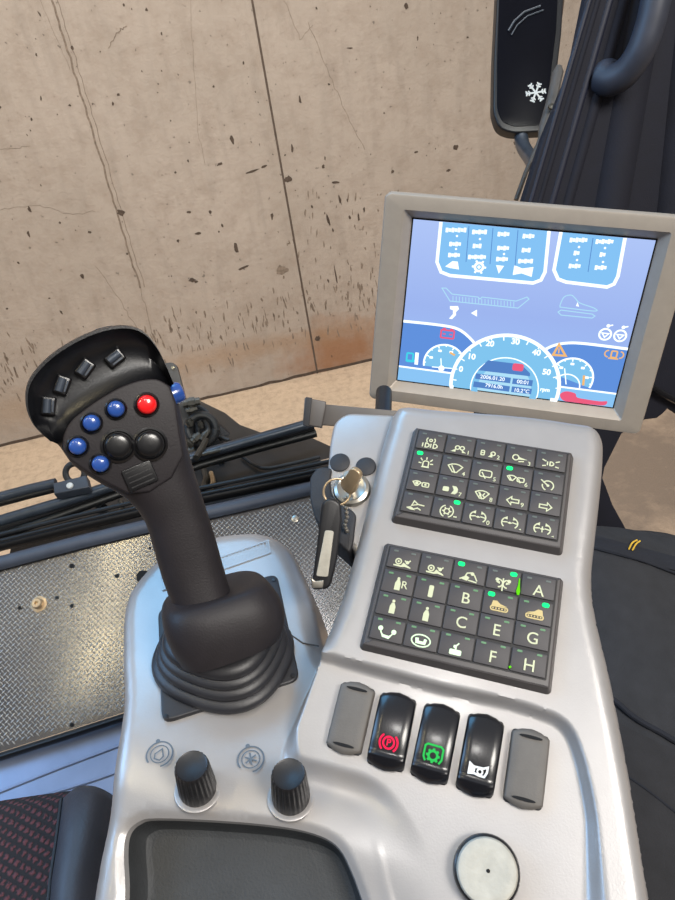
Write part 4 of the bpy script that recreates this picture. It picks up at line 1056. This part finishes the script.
m2 = MB(); m2.rings(sheet(grid((580, 705), (700, 762), (700, 1000), (560, 1000), 16, 12), .004), False); m2.f = [tuple(reversed(f)) for f in m2.f]; obj('pocket_flap', m2, 'cloth3', legs, ang=80, label='charcoal panel of the trousers nearer the hip')
m2 = MB(); m2.rings(sheet(grid((580, 531), (700, 563), (700, 577), (580, 545), 16, 4), .003), False); m2.f = [tuple(reversed(f)) for f in m2.f]; obj('knee_seam_band', m2, 'cloth2', legs, ang=80)
wrapline([(590, 690), (600, 694), (615, 701), (630, 714), (645, 724), (660, 732), (675, 741), (690, 749)], .003, .0028, 'cloth2', 'seam_fold')
wrapline([(615, 770), (630, 778), (650, 792), (675, 812), (690, 822)], .004, .0012, 'cloth2', 'seam_fold')
wrapline([(585, 546), (610, 551), (640, 560), (675, 573), (690, 578)], .003, .0016, 'cloth2', 'seam_fold')
wrapline([(629, 549), (632, 543), (637, 540)], .006, .0009, 'yellow', 'stitching', 'yellow bar tack stitching')
wrapline([(632.5, 550), (636, 544), (640, 541)], .006, .0009, 'yellow', 'stitching', 'yellow bar tack stitching')

# ------------------------------------------------------------------ windscreen glass, cowl, wipers
seal_y = dt and PL.p(*PL.px(160, 500, -.03), -.03).y + .03
GY = seal_y
print('glass y', GY, 'cowl z', PL.p(*PL.px(160, 500, -.03), -.03))
gp = bpy.data.materials.new('windscreen_glass'); gp.use_nodes = True; nt = gp.node_tree; nt.nodes.remove(nt.nodes['Principled BSDF'])
tr_ = nt.nodes.new('ShaderNodeBsdfTransparent'); gl = nt.nodes.new('ShaderNodeBsdfGlossy'); gl.inputs['Roughness'].default_value = .02; fz = nt.nodes.new('ShaderNodeFresnel'); fz.inputs[0].default_value = 1.15
ms = nt.nodes.new('ShaderNodeMixShader'); tr_.inputs[0].default_value = (.97, .98, .98, 1); nt.links.new(fz.outputs[0], ms.inputs[0]); nt.links.new(tr_.outputs[0], ms.inputs[1]); nt.links.new(gl.outputs[0], ms.inputs[2]); nt.links.new(ms.outputs[0], nt.nodes['Material Output'].inputs[0])
M['glass'] = gp
zs = PL.p(*PL.px(160, 500, -.03), -.03).z
mb = MB(); GFr = Frame(V3((0, GY, zs)), V3((1, 0, 0)), V3((0, .12, 1)))
mb.prism(GFr, [(-1.3, -.02), (1.3, -.02), (1.3, 1.5), (-1.3, 1.5)], -.003, .003)
o = obj('window_1', mb, 'glass'); tag(o, 'clear windscreen glass', kind='structure')
CZ = zs - .05
cz_ = lambda x, y, z=CZ: onz(x, y, z)
cw = base('engine_cowl', cz_(200, 480), 'black painted front cowl with bolts and cables under the wipers', 'cowl')
CWF = Frame(V3((0, 0, CZ)), V3((1, 0, 0)), V3((0, 1, 0)))
mb = MB(); c2 = [(lambda P: (P.x, P.y))(cz_(*p)) for p in ((8, 560), (14, 520), (60, 505), (130, 484), (182, 452), (182, 405), (200, 400), (225, 412), (240, 424), (262, 432), (290, 430), (310, 436), (332, 446), (440, 440), (440, 500), (330, 510))]
mb.prism(CWF, c2, -.25, 0, .004); obj('panel', mb, 'cowl', cw)
def mark(pts, r, mt, nm, z=CZ + .008): 
    mb = MB(); mb.tube([tuple(p) for p in catmull([tuple(onz(x, y, z)) for x, y in pts], 4)], r, 8); return obj(nm, mb, mt, cw)
mark(((204, 470), (206, 478), (204, 486), (208, 492)), .006, 'fit', 'cable')
mark(((211, 473), (213, 482), (210, 490)), .005, 'brass', 'cable')
mark(((120, 500), (122, 507), (118, 514)), .004, 'fit', 'cable')
mark(((96, 503), (104, 508)), .008, 'darkhole', 'clip')
mark(((235, 492), (300, 477)), .003, 'trim', 'vent_slit', CZ + .004)
mark(((240, 455), (262, 468), (290, 464), (320, 457)), .0035, 'hose', 'cable')
mb = MB(); mb.lathe(Frame(cz_(221, 463), V3((1, 0, 0)), V3((0, 1, 0))), [(.008, 0), (.008, .006), (.001, .009)], 8); obj('bolt', mb, 'steel', cw)
WZ = CZ + .05
def wz(x, y, z=WZ): return onz(x, y, z)
def wiper_tube(pts, rx, ry, z, mt, nm, par):
    mb = MB(); P = [tuple(wz(x, y, z)) for x, y in pts]; mb.tube(P, [(rx, ry)] * len(P), 12); return obj(nm, mb, mt, par)
w1 = base('windscreen_wiper', wz(160, 465), 'long black double-rail wiper blade lying across the cowl', 'wiper', 'windscreen wipers')
wiper_tube(((-40, 533), (0, 521), (60, 503), (130, 480), (200, 455), (260, 438), (312, 423)), .011, .010, WZ + .01, 'wiper', 'wiper_arm', w1)
wiper_tube(((-40, 548), (0, 536), (60, 515), (130, 490), (200, 465), (260, 448), (316, 433)), .009, .008, WZ - .01, 'seal', 'wiper_blade', w1)
wiper_tube(((-40, 541), (0, 529), (60, 509), (130, 485), (200, 460), (260, 443), (314, 428)), .004, .012, WZ - .002, 'blackmatte', 'blade_holder', w1)
mb = MB(); mb.tube([tuple(wz(x, y, WZ + .025)) for x, y in ((196, 458), (203, 446), (206, 440))], .006, 8); mb.tube([tuple(wz(x, y, WZ + .02)) for x, y in ((200, 455), (220, 450))], .004, 8); obj('arm_joint', mb, 'fit', w1)
w2 = base('windscreen_wiper', wz(40, 486), 'shorter black wiper arm with a riveted end bracket behind the longer wiper', 'wiper', 'windscreen wipers')
wiper_tube(((-40, 508), (0, 497), (30, 489), (56, 483)), .010, .009, WZ + .03, 'wiper', 'wiper_arm', w2)
wiper_tube(((-40, 513), (0, 503), (30, 495), (54, 489)), .007, .007, WZ + .02, 'seal', 'wiper_blade', w2)
EF = Frame(wz(70, 486, WZ + .045), wz(88, 481, WZ + .045) - wz(54, 489, WZ + .045), V3((0, 1, .5)))
mb = MB(); mb.prism(EF, [EF.px(*p) for p in ((53, 483), (86, 475), (89, 487), (54, 494))], -.02, 0, .002); eb = obj('end_bracket', mb, 'trim', w2)
u, v = EF.px(70, 486); mb = MB(); mb.lathe(EF.at(u, v), [(.006, 0), (.0055, .003), (.0001, .004)], 16); obj('rivet', mb, 'white', eb)
# hose loop left of grip
rg = base('tow_loop', wz(74, 474), 'black ring loop standing behind the wiper bracket', 'loop')
c0 = wz(75, 473, WZ + .02); d0 = (CAMPOS - c0).length
mb = MB(); a = at(85, 471, 1) - at(75, 473, 1); dep = tocv(c0).z; ea = (at(85, 473, dep) - at(75, 473, dep)); eb_ = (at(75, 463.5, dep) - at(75, 473, dep))
mb.tube([c0 + ea * math.cos(2 * PI * k / 24) * .95 + eb_ * math.sin(2 * PI * k / 24) for k in range(25)], .006, 10); obj('ring', mb, 'hose', rg)
# hydraulic coupling cluster
hc_ = base('hydraulic_coupling', cz_(200, 440), 'cluster of black hydraulic hoses and zinc couplings behind the wiper', 'hydraulic coupling')
dd = tocv(cz_(200, 440)).z - .02
def D(x, y, d=0): return tuple(at(x, y, dd + d))
hf = Frame(V3(D(172, 380)), V3(D(190, 380)) - V3(D(172, 380)), V3(D(172, 360)) - V3(D(172, 380)))
mb = MB(); mb.prism(hf, roundpoly([hf.px(*p) for p in ((160, 364), (172, 362), (177, 366), (186, 400), (192, 430), (170, 430))], .008), -.01, 0, .002); pq = obj('mounting_plate', mb, 'bracket', hc_)
mb = MB(); u, v = hf.px(173, 368); mb.lathe(hf.at(u, v), [(.004, 0), (.004, .003), (.0001, .003)], 6); obj('bolt', mb, 'steel', pq)
mb = MB(); mb.tube([D(202 + 14 * math.cos(2 * PI * k / 28), 429 + 14 * math.sin(2 * PI * k / 28), -.03 + .0006 * k) for k in range(29)], .0085, 10); obj('hose', mb, 'hose', hc_)
for pl_ in (((186, 402), (194, 412), (198, 430), (196, 452)), ((192, 404), (205, 410), (214, 424), (222, 440)), ((184, 425), (190, 436), (192, 450)), ((205, 420), (210, 438), (206, 452)), ((212, 434), (228, 440), (238, 446))):
    mb = MB(); mb.tube([tuple(p) for p in catmull([D(x, y, rnd.uniform(-.02, .01)) for x, y in pl_], 4)], .005, 8); obj('hose', mb, 'hose', hc_)
for (a, b2, r) in (((183, 404), (200, 401), .012), ((186, 411), (197, 408), .009), ((188, 419), (191, 426), .009), ((192, 442), (200, 434), .010), ((201, 440), (209, 430), .008), ((199, 421), (202, 428), .006), ((185, 440), (192, 446), .010), ((184, 455), (194, 449), .010), ((202, 449), (200, 462), .006)):
    mb = MB(); A, B = V3(D(*a, -.04)), V3(D(*b2, -.035)); mb.tube([A, A.lerp(B, .3), A.lerp(B, .31), A.lerp(B, .7), A.lerp(B, .71), B], [r * .7, r * .7, r, r, r * .75, r * .75], 8); obj('coupling', mb, 'fit', hc_)
mb = MB(); mb.prism(hf, [hf.px(*p, -.02) for p in ((176, 396), (198, 404), (214, 420), (240, 442), (240, 458), (176, 470))], -.05, -.022, .004); obj('manifold', mb, 'blackmatte', hc_)

# ------------------------------------------------------------------ pillar, handle, mirror
PD = .98
PFp = Frame(at(600, 120, PD), V3((1, .0, 0)), V3((0, .12, 1)))
pz = lambda l, w=0: [PFp.px(*p, w) for p in l]
plr = base('windscreen_pillar', PFp.at(.0, -.3), 'dark navy lined windscreen pillar behind the monitor', 'pillar')
poly = pz(((598, -60), (571, 72), (543, 140), (524, 200), (505, 300), (520, 440), (545, 560), (600, 566), (638, 552), (628, 532), (613, 505), (603, 478), (605, 468), (622, 434), (645, 420), (657, 418.5), (663, 414), (668, 409), (672, 411), (760, 470), (760, -60)))
mb = MB(); mb.prism(PFp, poly, -.012, 0, .003); obj('lining', mb, 'pillar', plr)
for (a, b2, r, mt) in (((596, -20), (524, 225), .004, 'pillaredge'), ((604, -20), (533, 225), .005, 'pillar'), ((616, -20), (546, 225), .006, 'pillaredge'), ((630, -20), (562, 225), .010, 'pillar')):
    mb = MB(); A = pz([a])[0]; B = pz([b2])[0]; mb.tube([PFp.p(*A, -r * .5), PFp.p(*B, -r * .5)], r, 16); obj('ridge', mb, mt, plr)
for (a, b2, r) in (((662, -80), (606, 240), .034), ((700, -40), (672, 240), .036)):
    mb = MB(); A = pz([a])[0]; B = pz([b2])[0]; A3, B3 = PFp.p(*A, -.025), PFp.p(*B, -.016); mb.tube([A3.lerp(B3, k / 6) for k in range(7)], [r for k in range(7)], 28); obj('fold', mb, 'pillar', plr)
mb = MB(); 
mb.tube([PFp.p(*PFp.px(x, y, .012), .012) for x, y in ((648, 384), (660, 392), (690, 408))], .006, 10); obj('cable', mb, 'gloss', plr)
hd = base('grab_handle', PFp.at(*PFp.px(606, 76, .02), .0), 'grey curved grab handle on the navy pillar', 'handle')
hp = catmull([tuple(PFp.p(*PFp.px(x, y, w), w)) for x, y, w in ((664, -40, .05), (657, -5, .055), (650, 25, .055), (640, 52, .05), (626, 72, .035), (612, 80, .018), (604, 78, .004))], 5)
mb = MB(); mb.tube([tuple(p) for p in hp], [.019 + .003 * max(0, (i - 18) / 12) for i in range(len(hp))], 20); obj('grip_bar', mb, 'handle', hd, ang=70)
u, v = PFp.px(607, 76, .004); mb = MB(); mb.lathe(PFp.at(u, v), [(.022, 0), (.0215, .008), (.017, .014), (.001, .016)], 28); obj('end_mount', mb, 'handle', hd)
MD = 1.75
MF = Frame(at(525, 60, MD), at(560, 60, MD) - at(490, 60, MD), at(525, 0, MD) - at(525, 120, MD))
mq = lambda l, w=0: [MF.px(*p, w) for p in l]
mr = base('side_mirror', MF, 'tall black wing mirror marked with a white snowflake', 'mirror')
mo = [(499, -60), (497, 0), (494, 60), (493, 112), (499, 128), (512, 133), (548, 131), (552, 118), (562, 30), (567, -60)]
mb = MB(); mb.prism(MF, roundpoly(mq(mo), .02), -.035, 0, .005, taper=-.0); obj('housing', mb, 'mirrorframe', mr)
mb = MB(); mb.prism(MF, roundpoly(mq([(501, -50), (499, 0), (497, 60), (497, 110), (502, 122), (514, 127), (543, 125), (546, 114), (556, 30), (560, -50)]), .012), 0, .002, .001); mg = obj('mirror_glass', mb, 'mirrorglass', mr)
mb = MB(); c = MF.px(535.5, 93); sf = MF.at(c[0], c[1], .0024); Rr = .026
for k in range(6):
    a = k * PI / 3 + .15; ca, sa = math.cos(a), math.sin(a); mb.stroke(sf, [(0, 0), (Rr * ca, Rr * sa)], .0045, .0001 * k)
    for t in (.55, .8):
        for s in (-1, 1):
            a2 = a + s * .9; mb.stroke(sf, [(Rr * t * ca, Rr * t * sa), (Rr * (t * ca + .3 * math.cos(a2)), Rr * (t * sa + .3 * math.sin(a2)))], .0035, .0007 + .0001 * k)
obj('snowflake', mb, 'white', mg, label='white snowflake symbol')
mb = MB(); mb.tube([MF.p(*p, .0035) for p in mq([(508, 32), (514, 22), (524, 13), (540, 7)])], .003, 8); mb.tube([MF.p(*p, .0035) for p in mq([(511, 36), (517, 26), (527, 17), (543, 11)])], .002, 8); obj('arc_trace', mb, 'wiper', mg)
mb = MB(); mb.tube([tuple(p) for p in catmull([tuple(at(x, y, d)) for x, y, d in ((520, 128, MD + .03), (523, 146, MD), (532, 160, MD - .1), (540, 175, MD - .2))], 5)], .018, 14); obj('arm', mb, 'wiper', mr)
mb = MB(); mb.tube([at(559, 66, MD - .3), at(558, 72, MD - .3), at(552, 100, MD - .3), at(543, 128, MD - .3), at(540, 140, MD - .3), at(526, 172, MD - .3), at(516, 200, MD - .3)], [(.006, .006), (.012, .008), (.012, .008), (.010, .008), (.005, .005), (.005, .005), (.005, .005)], 10); sb = obj('support_bar', mb, 'bracket', mr)
mb = MB(); c = at(551, 107, MD - .32); mb.lathe(Frame(c, MF.x, MF.y), [(.007, 0), (.006, .005), (.001, .007)], 12); obj('bolt', mb, 'fit', sb)

# ------------------------------------------------------------------ hall: concrete wall and floor
g0, g1 = onz(0, 447, 0), onz(315, 374, 0)
wx = (g1 - g0).normalized()
WF = Frame(g0, wx, V3((0, 0, 1)))       # z axis points towards the camera or away
if WF.z.dot(CAMPOS - g0) < 0: WZS = -1
else: WZS = 1
print('wall dist', g0, g1, WZS)
def concrete(name, c1, c2, c3, scale=1.0, rust_shade=None):
    m, nt, b = newmat(name); tc = nt.nodes.new('ShaderNodeTexCoord'); b.inputs['Roughness'].default_value = .9
    def noise(s, d=6, vec=None, ro=.6):
        n = nt.nodes.new('ShaderNodeTexNoise'); n.inputs['Scale'].default_value = s; n.inputs['Detail'].default_value = d; n.inputs['Roughness'].default_value = ro
        nt.links.new(vec or tc.outputs['Object'], n.inputs['Vector']); return n.outputs['Fac']
    def ramp(f, p0, p1, a=(0, 0, 0, 1), c=(1, 1, 1, 1)):
        r = nt.nodes.new('ShaderNodeValToRGB'); r.color_ramp.elements[0].position = p0; r.color_ramp.elements[1].position = p1; r.color_ramp.elements[0].color = a; r.color_ramp.elements[1].color = c
        nt.links.new(f, r.inputs[0]); return r.outputs[0]
    def mix(f, a, c):
        x = nt.nodes.new('ShaderNodeMix'); x.data_type = 'RGBA'
        if isinstance(f, float): x.inputs[0].default_value = f
        else: nt.links.new(f, x.inputs[0])
        for s, v_ in ((6, a), (7, c)):
            if isinstance(v_, tuple): x.inputs[s].default_value = v_
            else: nt.links.new(v_, x.inputs[s])
        return x.outputs[2]
    base_ = ramp(noise(1.1 * scale, 8), .3, .7, srgb(*c1), srgb(*c2))
    mid_ = mix(ramp(noise(7 * scale, 8, ro=.7), .45, .75), base_, srgb(*c3))
    mp = nt.nodes.new('ShaderNodeMapping'); mp.inputs['Scale'].default_value = (5, .7, 5) if rust_shade else (1, 1, 1); nt.links.new(tc.outputs['Object'], mp.inputs[0])
    sm = mix(ramp(noise(2.5 * scale, 6, mp.outputs[0]), .5, .85, (0, 0, 0, 1), (.35, .35, .35, 1)), mid_, srgb(*[int(c * .72) for c in c1]))
    vo = nt.nodes.new('ShaderNodeTexNoise'); vo.inputs['Scale'].default_value = 28 * scale; vo.inputs['Detail'].default_value = 3; nt.links.new(tc.outputs['Object'], vo.inputs['Vector'])
    sp_ = mix(ramp(vo.outputs['Fac'], .68, .73, (0, 0, 0, 1), (.6, .6, .6, 1)), sm, srgb(*[int(c * .5) for c in c1]))
    out = sp_
    if rust_shade:  # spots: rust stains on the wall, painted vehicle shade on the ground
        for (pt, rad, colr, amt) in rust_shade:
            gd = nt.nodes.new('ShaderNodeVectorMath'); gd.operation = 'SUBTRACT'; gd.inputs[1].default_value = pt; nt.links.new(tc.outputs['Object'], gd.inputs[0])
            sc_ = nt.nodes.new('ShaderNodeVectorMath'); sc_.operation = 'MULTIPLY'; sc_.inputs[1].default_value = (1 / rad[0], 1 / rad[1], 1); nt.links.new(gd.outputs[0], sc_.inputs[0])
            ln = nt.nodes.new('ShaderNodeVectorMath'); ln.operation = 'LENGTH'; nt.links.new(sc_.outputs[0], ln.inputs[0])
            ad = nt.nodes.new('ShaderNodeMath'); ad.operation = 'ADD'; nt.links.new(ln.outputs['Value'], ad.inputs[0])
            nz = nt.nodes.new('ShaderNodeMath'); nz.operation = 'MULTIPLY_ADD'; nz.inputs[1].default_value = 1.2; nz.inputs[2].default_value = -.6; nt.links.new(noise(6, 6), nz.inputs[0]); nt.links.new(nz.outputs[0], ad.inputs[1])
            out = mix(ramp(ad.outputs[0], .2, 1.0, (amt, amt, amt, 1), (0, 0, 0, 1)), out, srgb(*colr))
    nt.links.new(out, b.inputs['Base Color'])
    bp = nt.nodes.new('ShaderNodeBump'); bp.inputs['Strength'].default_value = .5; bp.inputs['Distance'].default_value = .01; nt.links.new(noise(30 * scale, 5), bp.inputs['Height']); nt.links.new(bp.outputs[0], b.inputs['Normal'])
    return m
wpx = lambda x, y: WF.px(x, y)
rc_ = wpx(345, 352); rc2 = wpx(250, 345); rc3 = wpx(60, 400)
M['wall'] = concrete('cast_concrete_wall', (170, 156, 143), (183, 168, 155), (160, 144, 130), 1, [((rc_[0], rc_[1], 0), (.6, .36, 1), (150, 100, 60), .8), ((rc2[0], rc2[1] - .05, 0), (1.6, .12, 1), (160, 128, 98), .5), ((rc3[0], rc3[1], 0), (1.4, .2, 1), (168, 140, 112), .4)])
M['ground'] = concrete('concrete_floor', (196, 172, 146), (210, 184, 157), (170, 147, 124), 2.2, [(tuple(onz(650, 470, 0)[:2]) + (0,), (1.6, 1.3, 1), (134, 118, 103), 1.0)])  # the darker patch is the vehicle's shade, painted into the ground colour
M['chip'] = mat('chipped_concrete', (84, 70, 60), .95, 0, .3, 40)
M['chip2'] = mat('scuffed_concrete', (132, 116, 102), .95, 0, .3, 40)
M['joint'] = mat('formwork_joint', (92, 78, 68), .95, 0, .25, 20)
mb = MB()
def wq(u, v, w=0): return WF.p(u, v, w * WZS)
b0 = len(mb.v); mb.v += [wq(-6, 0), wq(8, 0), wq(8, 6), wq(-6, 6)]; mb.face((0, 1, 2, 3)); mb.v += [wq(-6, 0, -.3), wq(8, 0, -.3), wq(8, 6, -.3), wq(-6, 6, -.3)]; mb.face((7, 6, 5, 4))
for a in range(4): b1 = (a + 1) % 4; mb.face((a, a + 4, b1 + 4, b1))
class Wf: pass
WW = Wf(); WW.p = lambda u, v, w=0: wq(u, v, w)
mb.mi = 1
def blob(u, v, rx, ry, an, w=.0015, n=9):
    P = []
    for k in range(n):
        a = 2 * PI * k / n; r = rnd.uniform(.55, 1.15); x, y = rx * r * math.cos(a), ry * r * math.sin(a); P.append((u + x * math.cos(an) - y * math.sin(an), v + x * math.sin(an) + y * math.cos(an)))
    mb.fill(WW, P, w)
Sx = 1 / 1.25
for (x, y, rx, ry) in ((290, 175, 3, 9), (295, 310, 3, 9), (303, 335, 10, 2), (340, 270, 2, 6), (263, 265, 2, 4), (240, 350, 6, 4), (375, 125, 2, 5), (36, 293, 2, 6), (103, 345, 3, 4), (437, 60, 4, 1), (112, 290, 3, 2), (148, 118, 2, 2), (267, 108, 2, 2), (313, 215, 12, 1.5), (275, 205, 5, 2), (330, 208, 5, 1.5), (410, 275, 2, 10), (425, 250, 2, 8), (420, 345, 1.2, 20), (397, 423, 4, 3), (247, 292, 5, 2), (90, 60, 2, 3), (448, 272, 2, 6), (455, 262, 2, 5), (420, 228, 6, 2), (404, 208, 3, 3), (37, 262, 2, 5), (508, 8, 3, 4), (570, 184, 4, 4), (520, 190, 3, 2), (365, 185, 2, 6), (560, 213, 4, 2), (236, 265, 3, 2), (245, 352, 4, 2)):
    u, v = wpx(x * Sx, y * Sx); k = .0055
    blob(u, v, rx * k * .9, ry * k * .9, rnd.uniform(-.2, .2))
for (x, y) in ((360, 224), (151, 266), (397, 423)):
    u, v = wpx(x * Sx, y * Sx); blob(u, v, .028, .026, 0, .002, 14)
for i in range(60):
    x, y = rnd.uniform(0, 520), rnd.uniform(0, 440)
    if y > 440 - .2 * x: continue
    u, v = wpx(x, y); blob(u, v, rnd.uniform(.004, .011), rnd.uniform(.005, .018), rnd.uniform(-.4, .4))
for i in range(110):
    x, y = rnd.uniform(0, 520), rnd.uniform(0, 380)
    u, v = wpx(x, y)
    if v > .05: blob(u, v, rnd.uniform(.002, .005), rnd.uniform(.003, .008), rnd.uniform(-.4, .4))
mb.mi = 2
for i in range(260):
    x = rnd.uniform(0, 380); y = 395 - .2 * x + rnd.gauss(0, 16) - 20
    u, v = wpx(x, y)
    if v < .02: continue
    blob(u, v, rnd.uniform(.003, .009), rnd.uniform(.015, .05), rnd.uniform(-.2, .2), .001)
for i in range(60):
    x, y = rnd.uniform(280, 400), rnd.uniform(190, 300)
    u, v = wpx(x, y); blob(u, v, rnd.uniform(.003, .008), rnd.uniform(.01, .035), rnd.uniform(-.3, .2), .001)
u, v = wpx(282, 270); blob(u, v, .045, .04, 0, .0012, 14)
def crack(pts, wd, w=.0012):
    P = [wpx(x, y) for x, y in pts]; Q = []
    for a, b in zip(P[:-1], P[1:]):
        for k in range(8): Q.append((a[0] + (b[0] - a[0]) * k / 8 + rnd.gauss(0, .004), a[1] + (b[1] - a[1]) * k / 8 + rnd.gauss(0, .004)))
    Q.append(P[-1]); mb.stroke(WW, Q, wd * .6, w)
crack(((284, 0), (300, 40), (313, 25)), .004); crack(((308, 22), (330, 75), (345, 110), (365, 150)), .005); crack(((95, 265), (120, 300), (138, 330)), .005); crack(((0, 210), (40, 205), (70, 215), (95, 212)), .004); crack(((108, 48), (116, 34), (127, 26)), .008); crack(((0, 150), (30, 146)), .004)
crack(((190, 0), (198, 130), (205, 165)), .003); crack(((40, 0), (70, 70)), .003)
mb.mi = 3
def jline(a, b, wd): A = V3((*wpx(*a), 0)); B = V3((*wpx(*b), 0)); A2 = A + (A - B) * .6; mb.stroke(WW, [(A2.x, A2.y), (A.x, A.y), (B.x, B.y)], wd, .0018)
jline((252, 0), (317.5, 374), .014)
jline((563, 0), (540, 175), .02)
mb.mi = 2
P = [wpx(52 + (140 - 52) * k / 40 + rnd.gauss(0, .6), 288 * k / 40) for k in range(41)]
mb.stroke(WW, P, .012, .0012)
P = [(p[0] + .03, p[1]) for p in P]; mb.stroke(WW, P, .004, .0012)
crack(((140, 288), (152, 330), (165, 380), (172, 405)), .006)
bs = (lambda l: [V3((*wpx(*p), 0)) for p in l])
mb.mi = 1; Q = [(-4 + 8 * k / 80, .012 + rnd.uniform(-.006, .008)) for k in range(81)]; mb.stroke(WW, Q, .022, .0022)
o = obj('wall_front', mb, ['wall', 'chip', 'chip2', 'joint'], origin=WF); tag(o, kind='structure')
mb = MB(); gc = Frame(V3((0, 3, 0)), wx, V3((-wx.y, wx.x, 0)))
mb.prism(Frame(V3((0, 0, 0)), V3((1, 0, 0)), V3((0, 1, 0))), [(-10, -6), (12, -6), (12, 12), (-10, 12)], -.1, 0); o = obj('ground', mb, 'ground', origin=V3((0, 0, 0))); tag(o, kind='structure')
# cab floor (a step above the hall floor)
mb = MB(); py = PL.p(*PL.px(60, 745), 0).y
mb.prism(Frame(V3((0, 0, 1.15)), V3((1, 0, 0)), V3((0, 1, 0))), [(-1.0, -.9), (1.1, -.9), (1.1, .62), (-1.0, .62)], -.05, 0); o = obj('floor', mb, 'blackmatte'); tag(o, 'dark cab floor', kind='structure')
print('plate bottom', PL.p(*PL.px(60, 745), 0), 'top', PL.p(*PL.px(160, 520), 0), 'knee', knee, 'K', K.o, 'seat', QF.o, 'joy', P0, P1, 'pillar', PFp.o)
print('K up', K.z, K.y)

# ------------------------------------------------------------------ light
w = bpy.data.worlds.new('hall_light'); bpy.context.scene.world = w; w.use_nodes = True
nt = w.node_tree; bg = nt.nodes['Background']; tc = nt.nodes.new('ShaderNodeTexCoord'); sp = nt.nodes.new('ShaderNodeSeparateXYZ'); rp = nt.nodes.new('ShaderNodeValToRGB')
nt.links.new(tc.outputs['Generated'], sp.inputs[0]); nt.links.new(sp.outputs['Z'], rp.inputs[0]); nt.links.new(rp.outputs[0], bg.inputs[0])
rp.color_ramp.elements[0].color = (.16, .15, .14, 1); rp.color_ramp.elements[1].color = (1.0, .97, .95, 1); rp.color_ramp.elements[1].position = .7
bg.inputs[1].default_value = .55
def area(name, loc, target, size, power, col):
    l = bpy.data.lights.new(name, 'AREA'); l.shape = 'RECTANGLE'; l.size, l.size_y = size; l.energy = power; l.color = col
    o = bpy.data.objects.new(name, l); COL.objects.link(o); o.location = loc
    d = V3(target) - V3(loc); o.rotation_euler = d.to_track_quat('-Z', 'Y').to_euler(); return o
hl = area('hall_ceiling_light', (0, 2.4, 5.2), (0, 4.6, 1.0), (6, 1.2), 98, (1, .95, .88))
hl.data.spread = math.radians(105)
area('cool_daylight', (-2.2, .9, 3.7), (-.1, .4, 1.9), (1.4, 1.4), 52, (.28, .58, 1))
area('warm_daylight', (1.3, -1.7, 4.2), (.12, .4, 2.0), (1.0, 1.0), 116, (1, .95, .88))
def mirror_lamp(name, px_, py_, P, n, dist, size, power, col):
    r = (P - CAMPOS).normalized(); d = r - n * 2 * r.dot(n)
    area(name, P + d * dist, P, size, power, col)
mirror_lamp('plate_glint_strip', 0, 0, onplane(112, 590, PL.o, PL.z), (PL.z + V3((0, 0, 0))).normalized(), 2.2, (.03, .9), 5, (1, .84, .5))  # added unseen strip, aimed to reflect as a warm streak on the tread plate
mirror_lamp('rocker_glare_fill', 0, 0, K.p(*K.px(438, 735, .0), .0), (K.z + K.y * .02).normalized(), 1.1, (.12, .12), 2.2, (1, .97, .93))  # added unseen lamp, gives the rocker switches their soft central glare
mirror_lamp('pod_sheen_softbox', 0, 0, Jf(150, 640).o, JF.z, 1.8, (.8, .8), 14, (.16, .55, 1))  # added unseen softbox, reflects blue in the joystick pod; no window there
sc = bpy.context.scene
sc.view_settings.view_transform = 'Standard'; sc.view_settings.look = 'None'; sc.view_settings.exposure = 0
sc.cycles.max_bounces = 6; sc.cycles.transparent_max_bounces = 12
sc.cycles.use_denoising = True
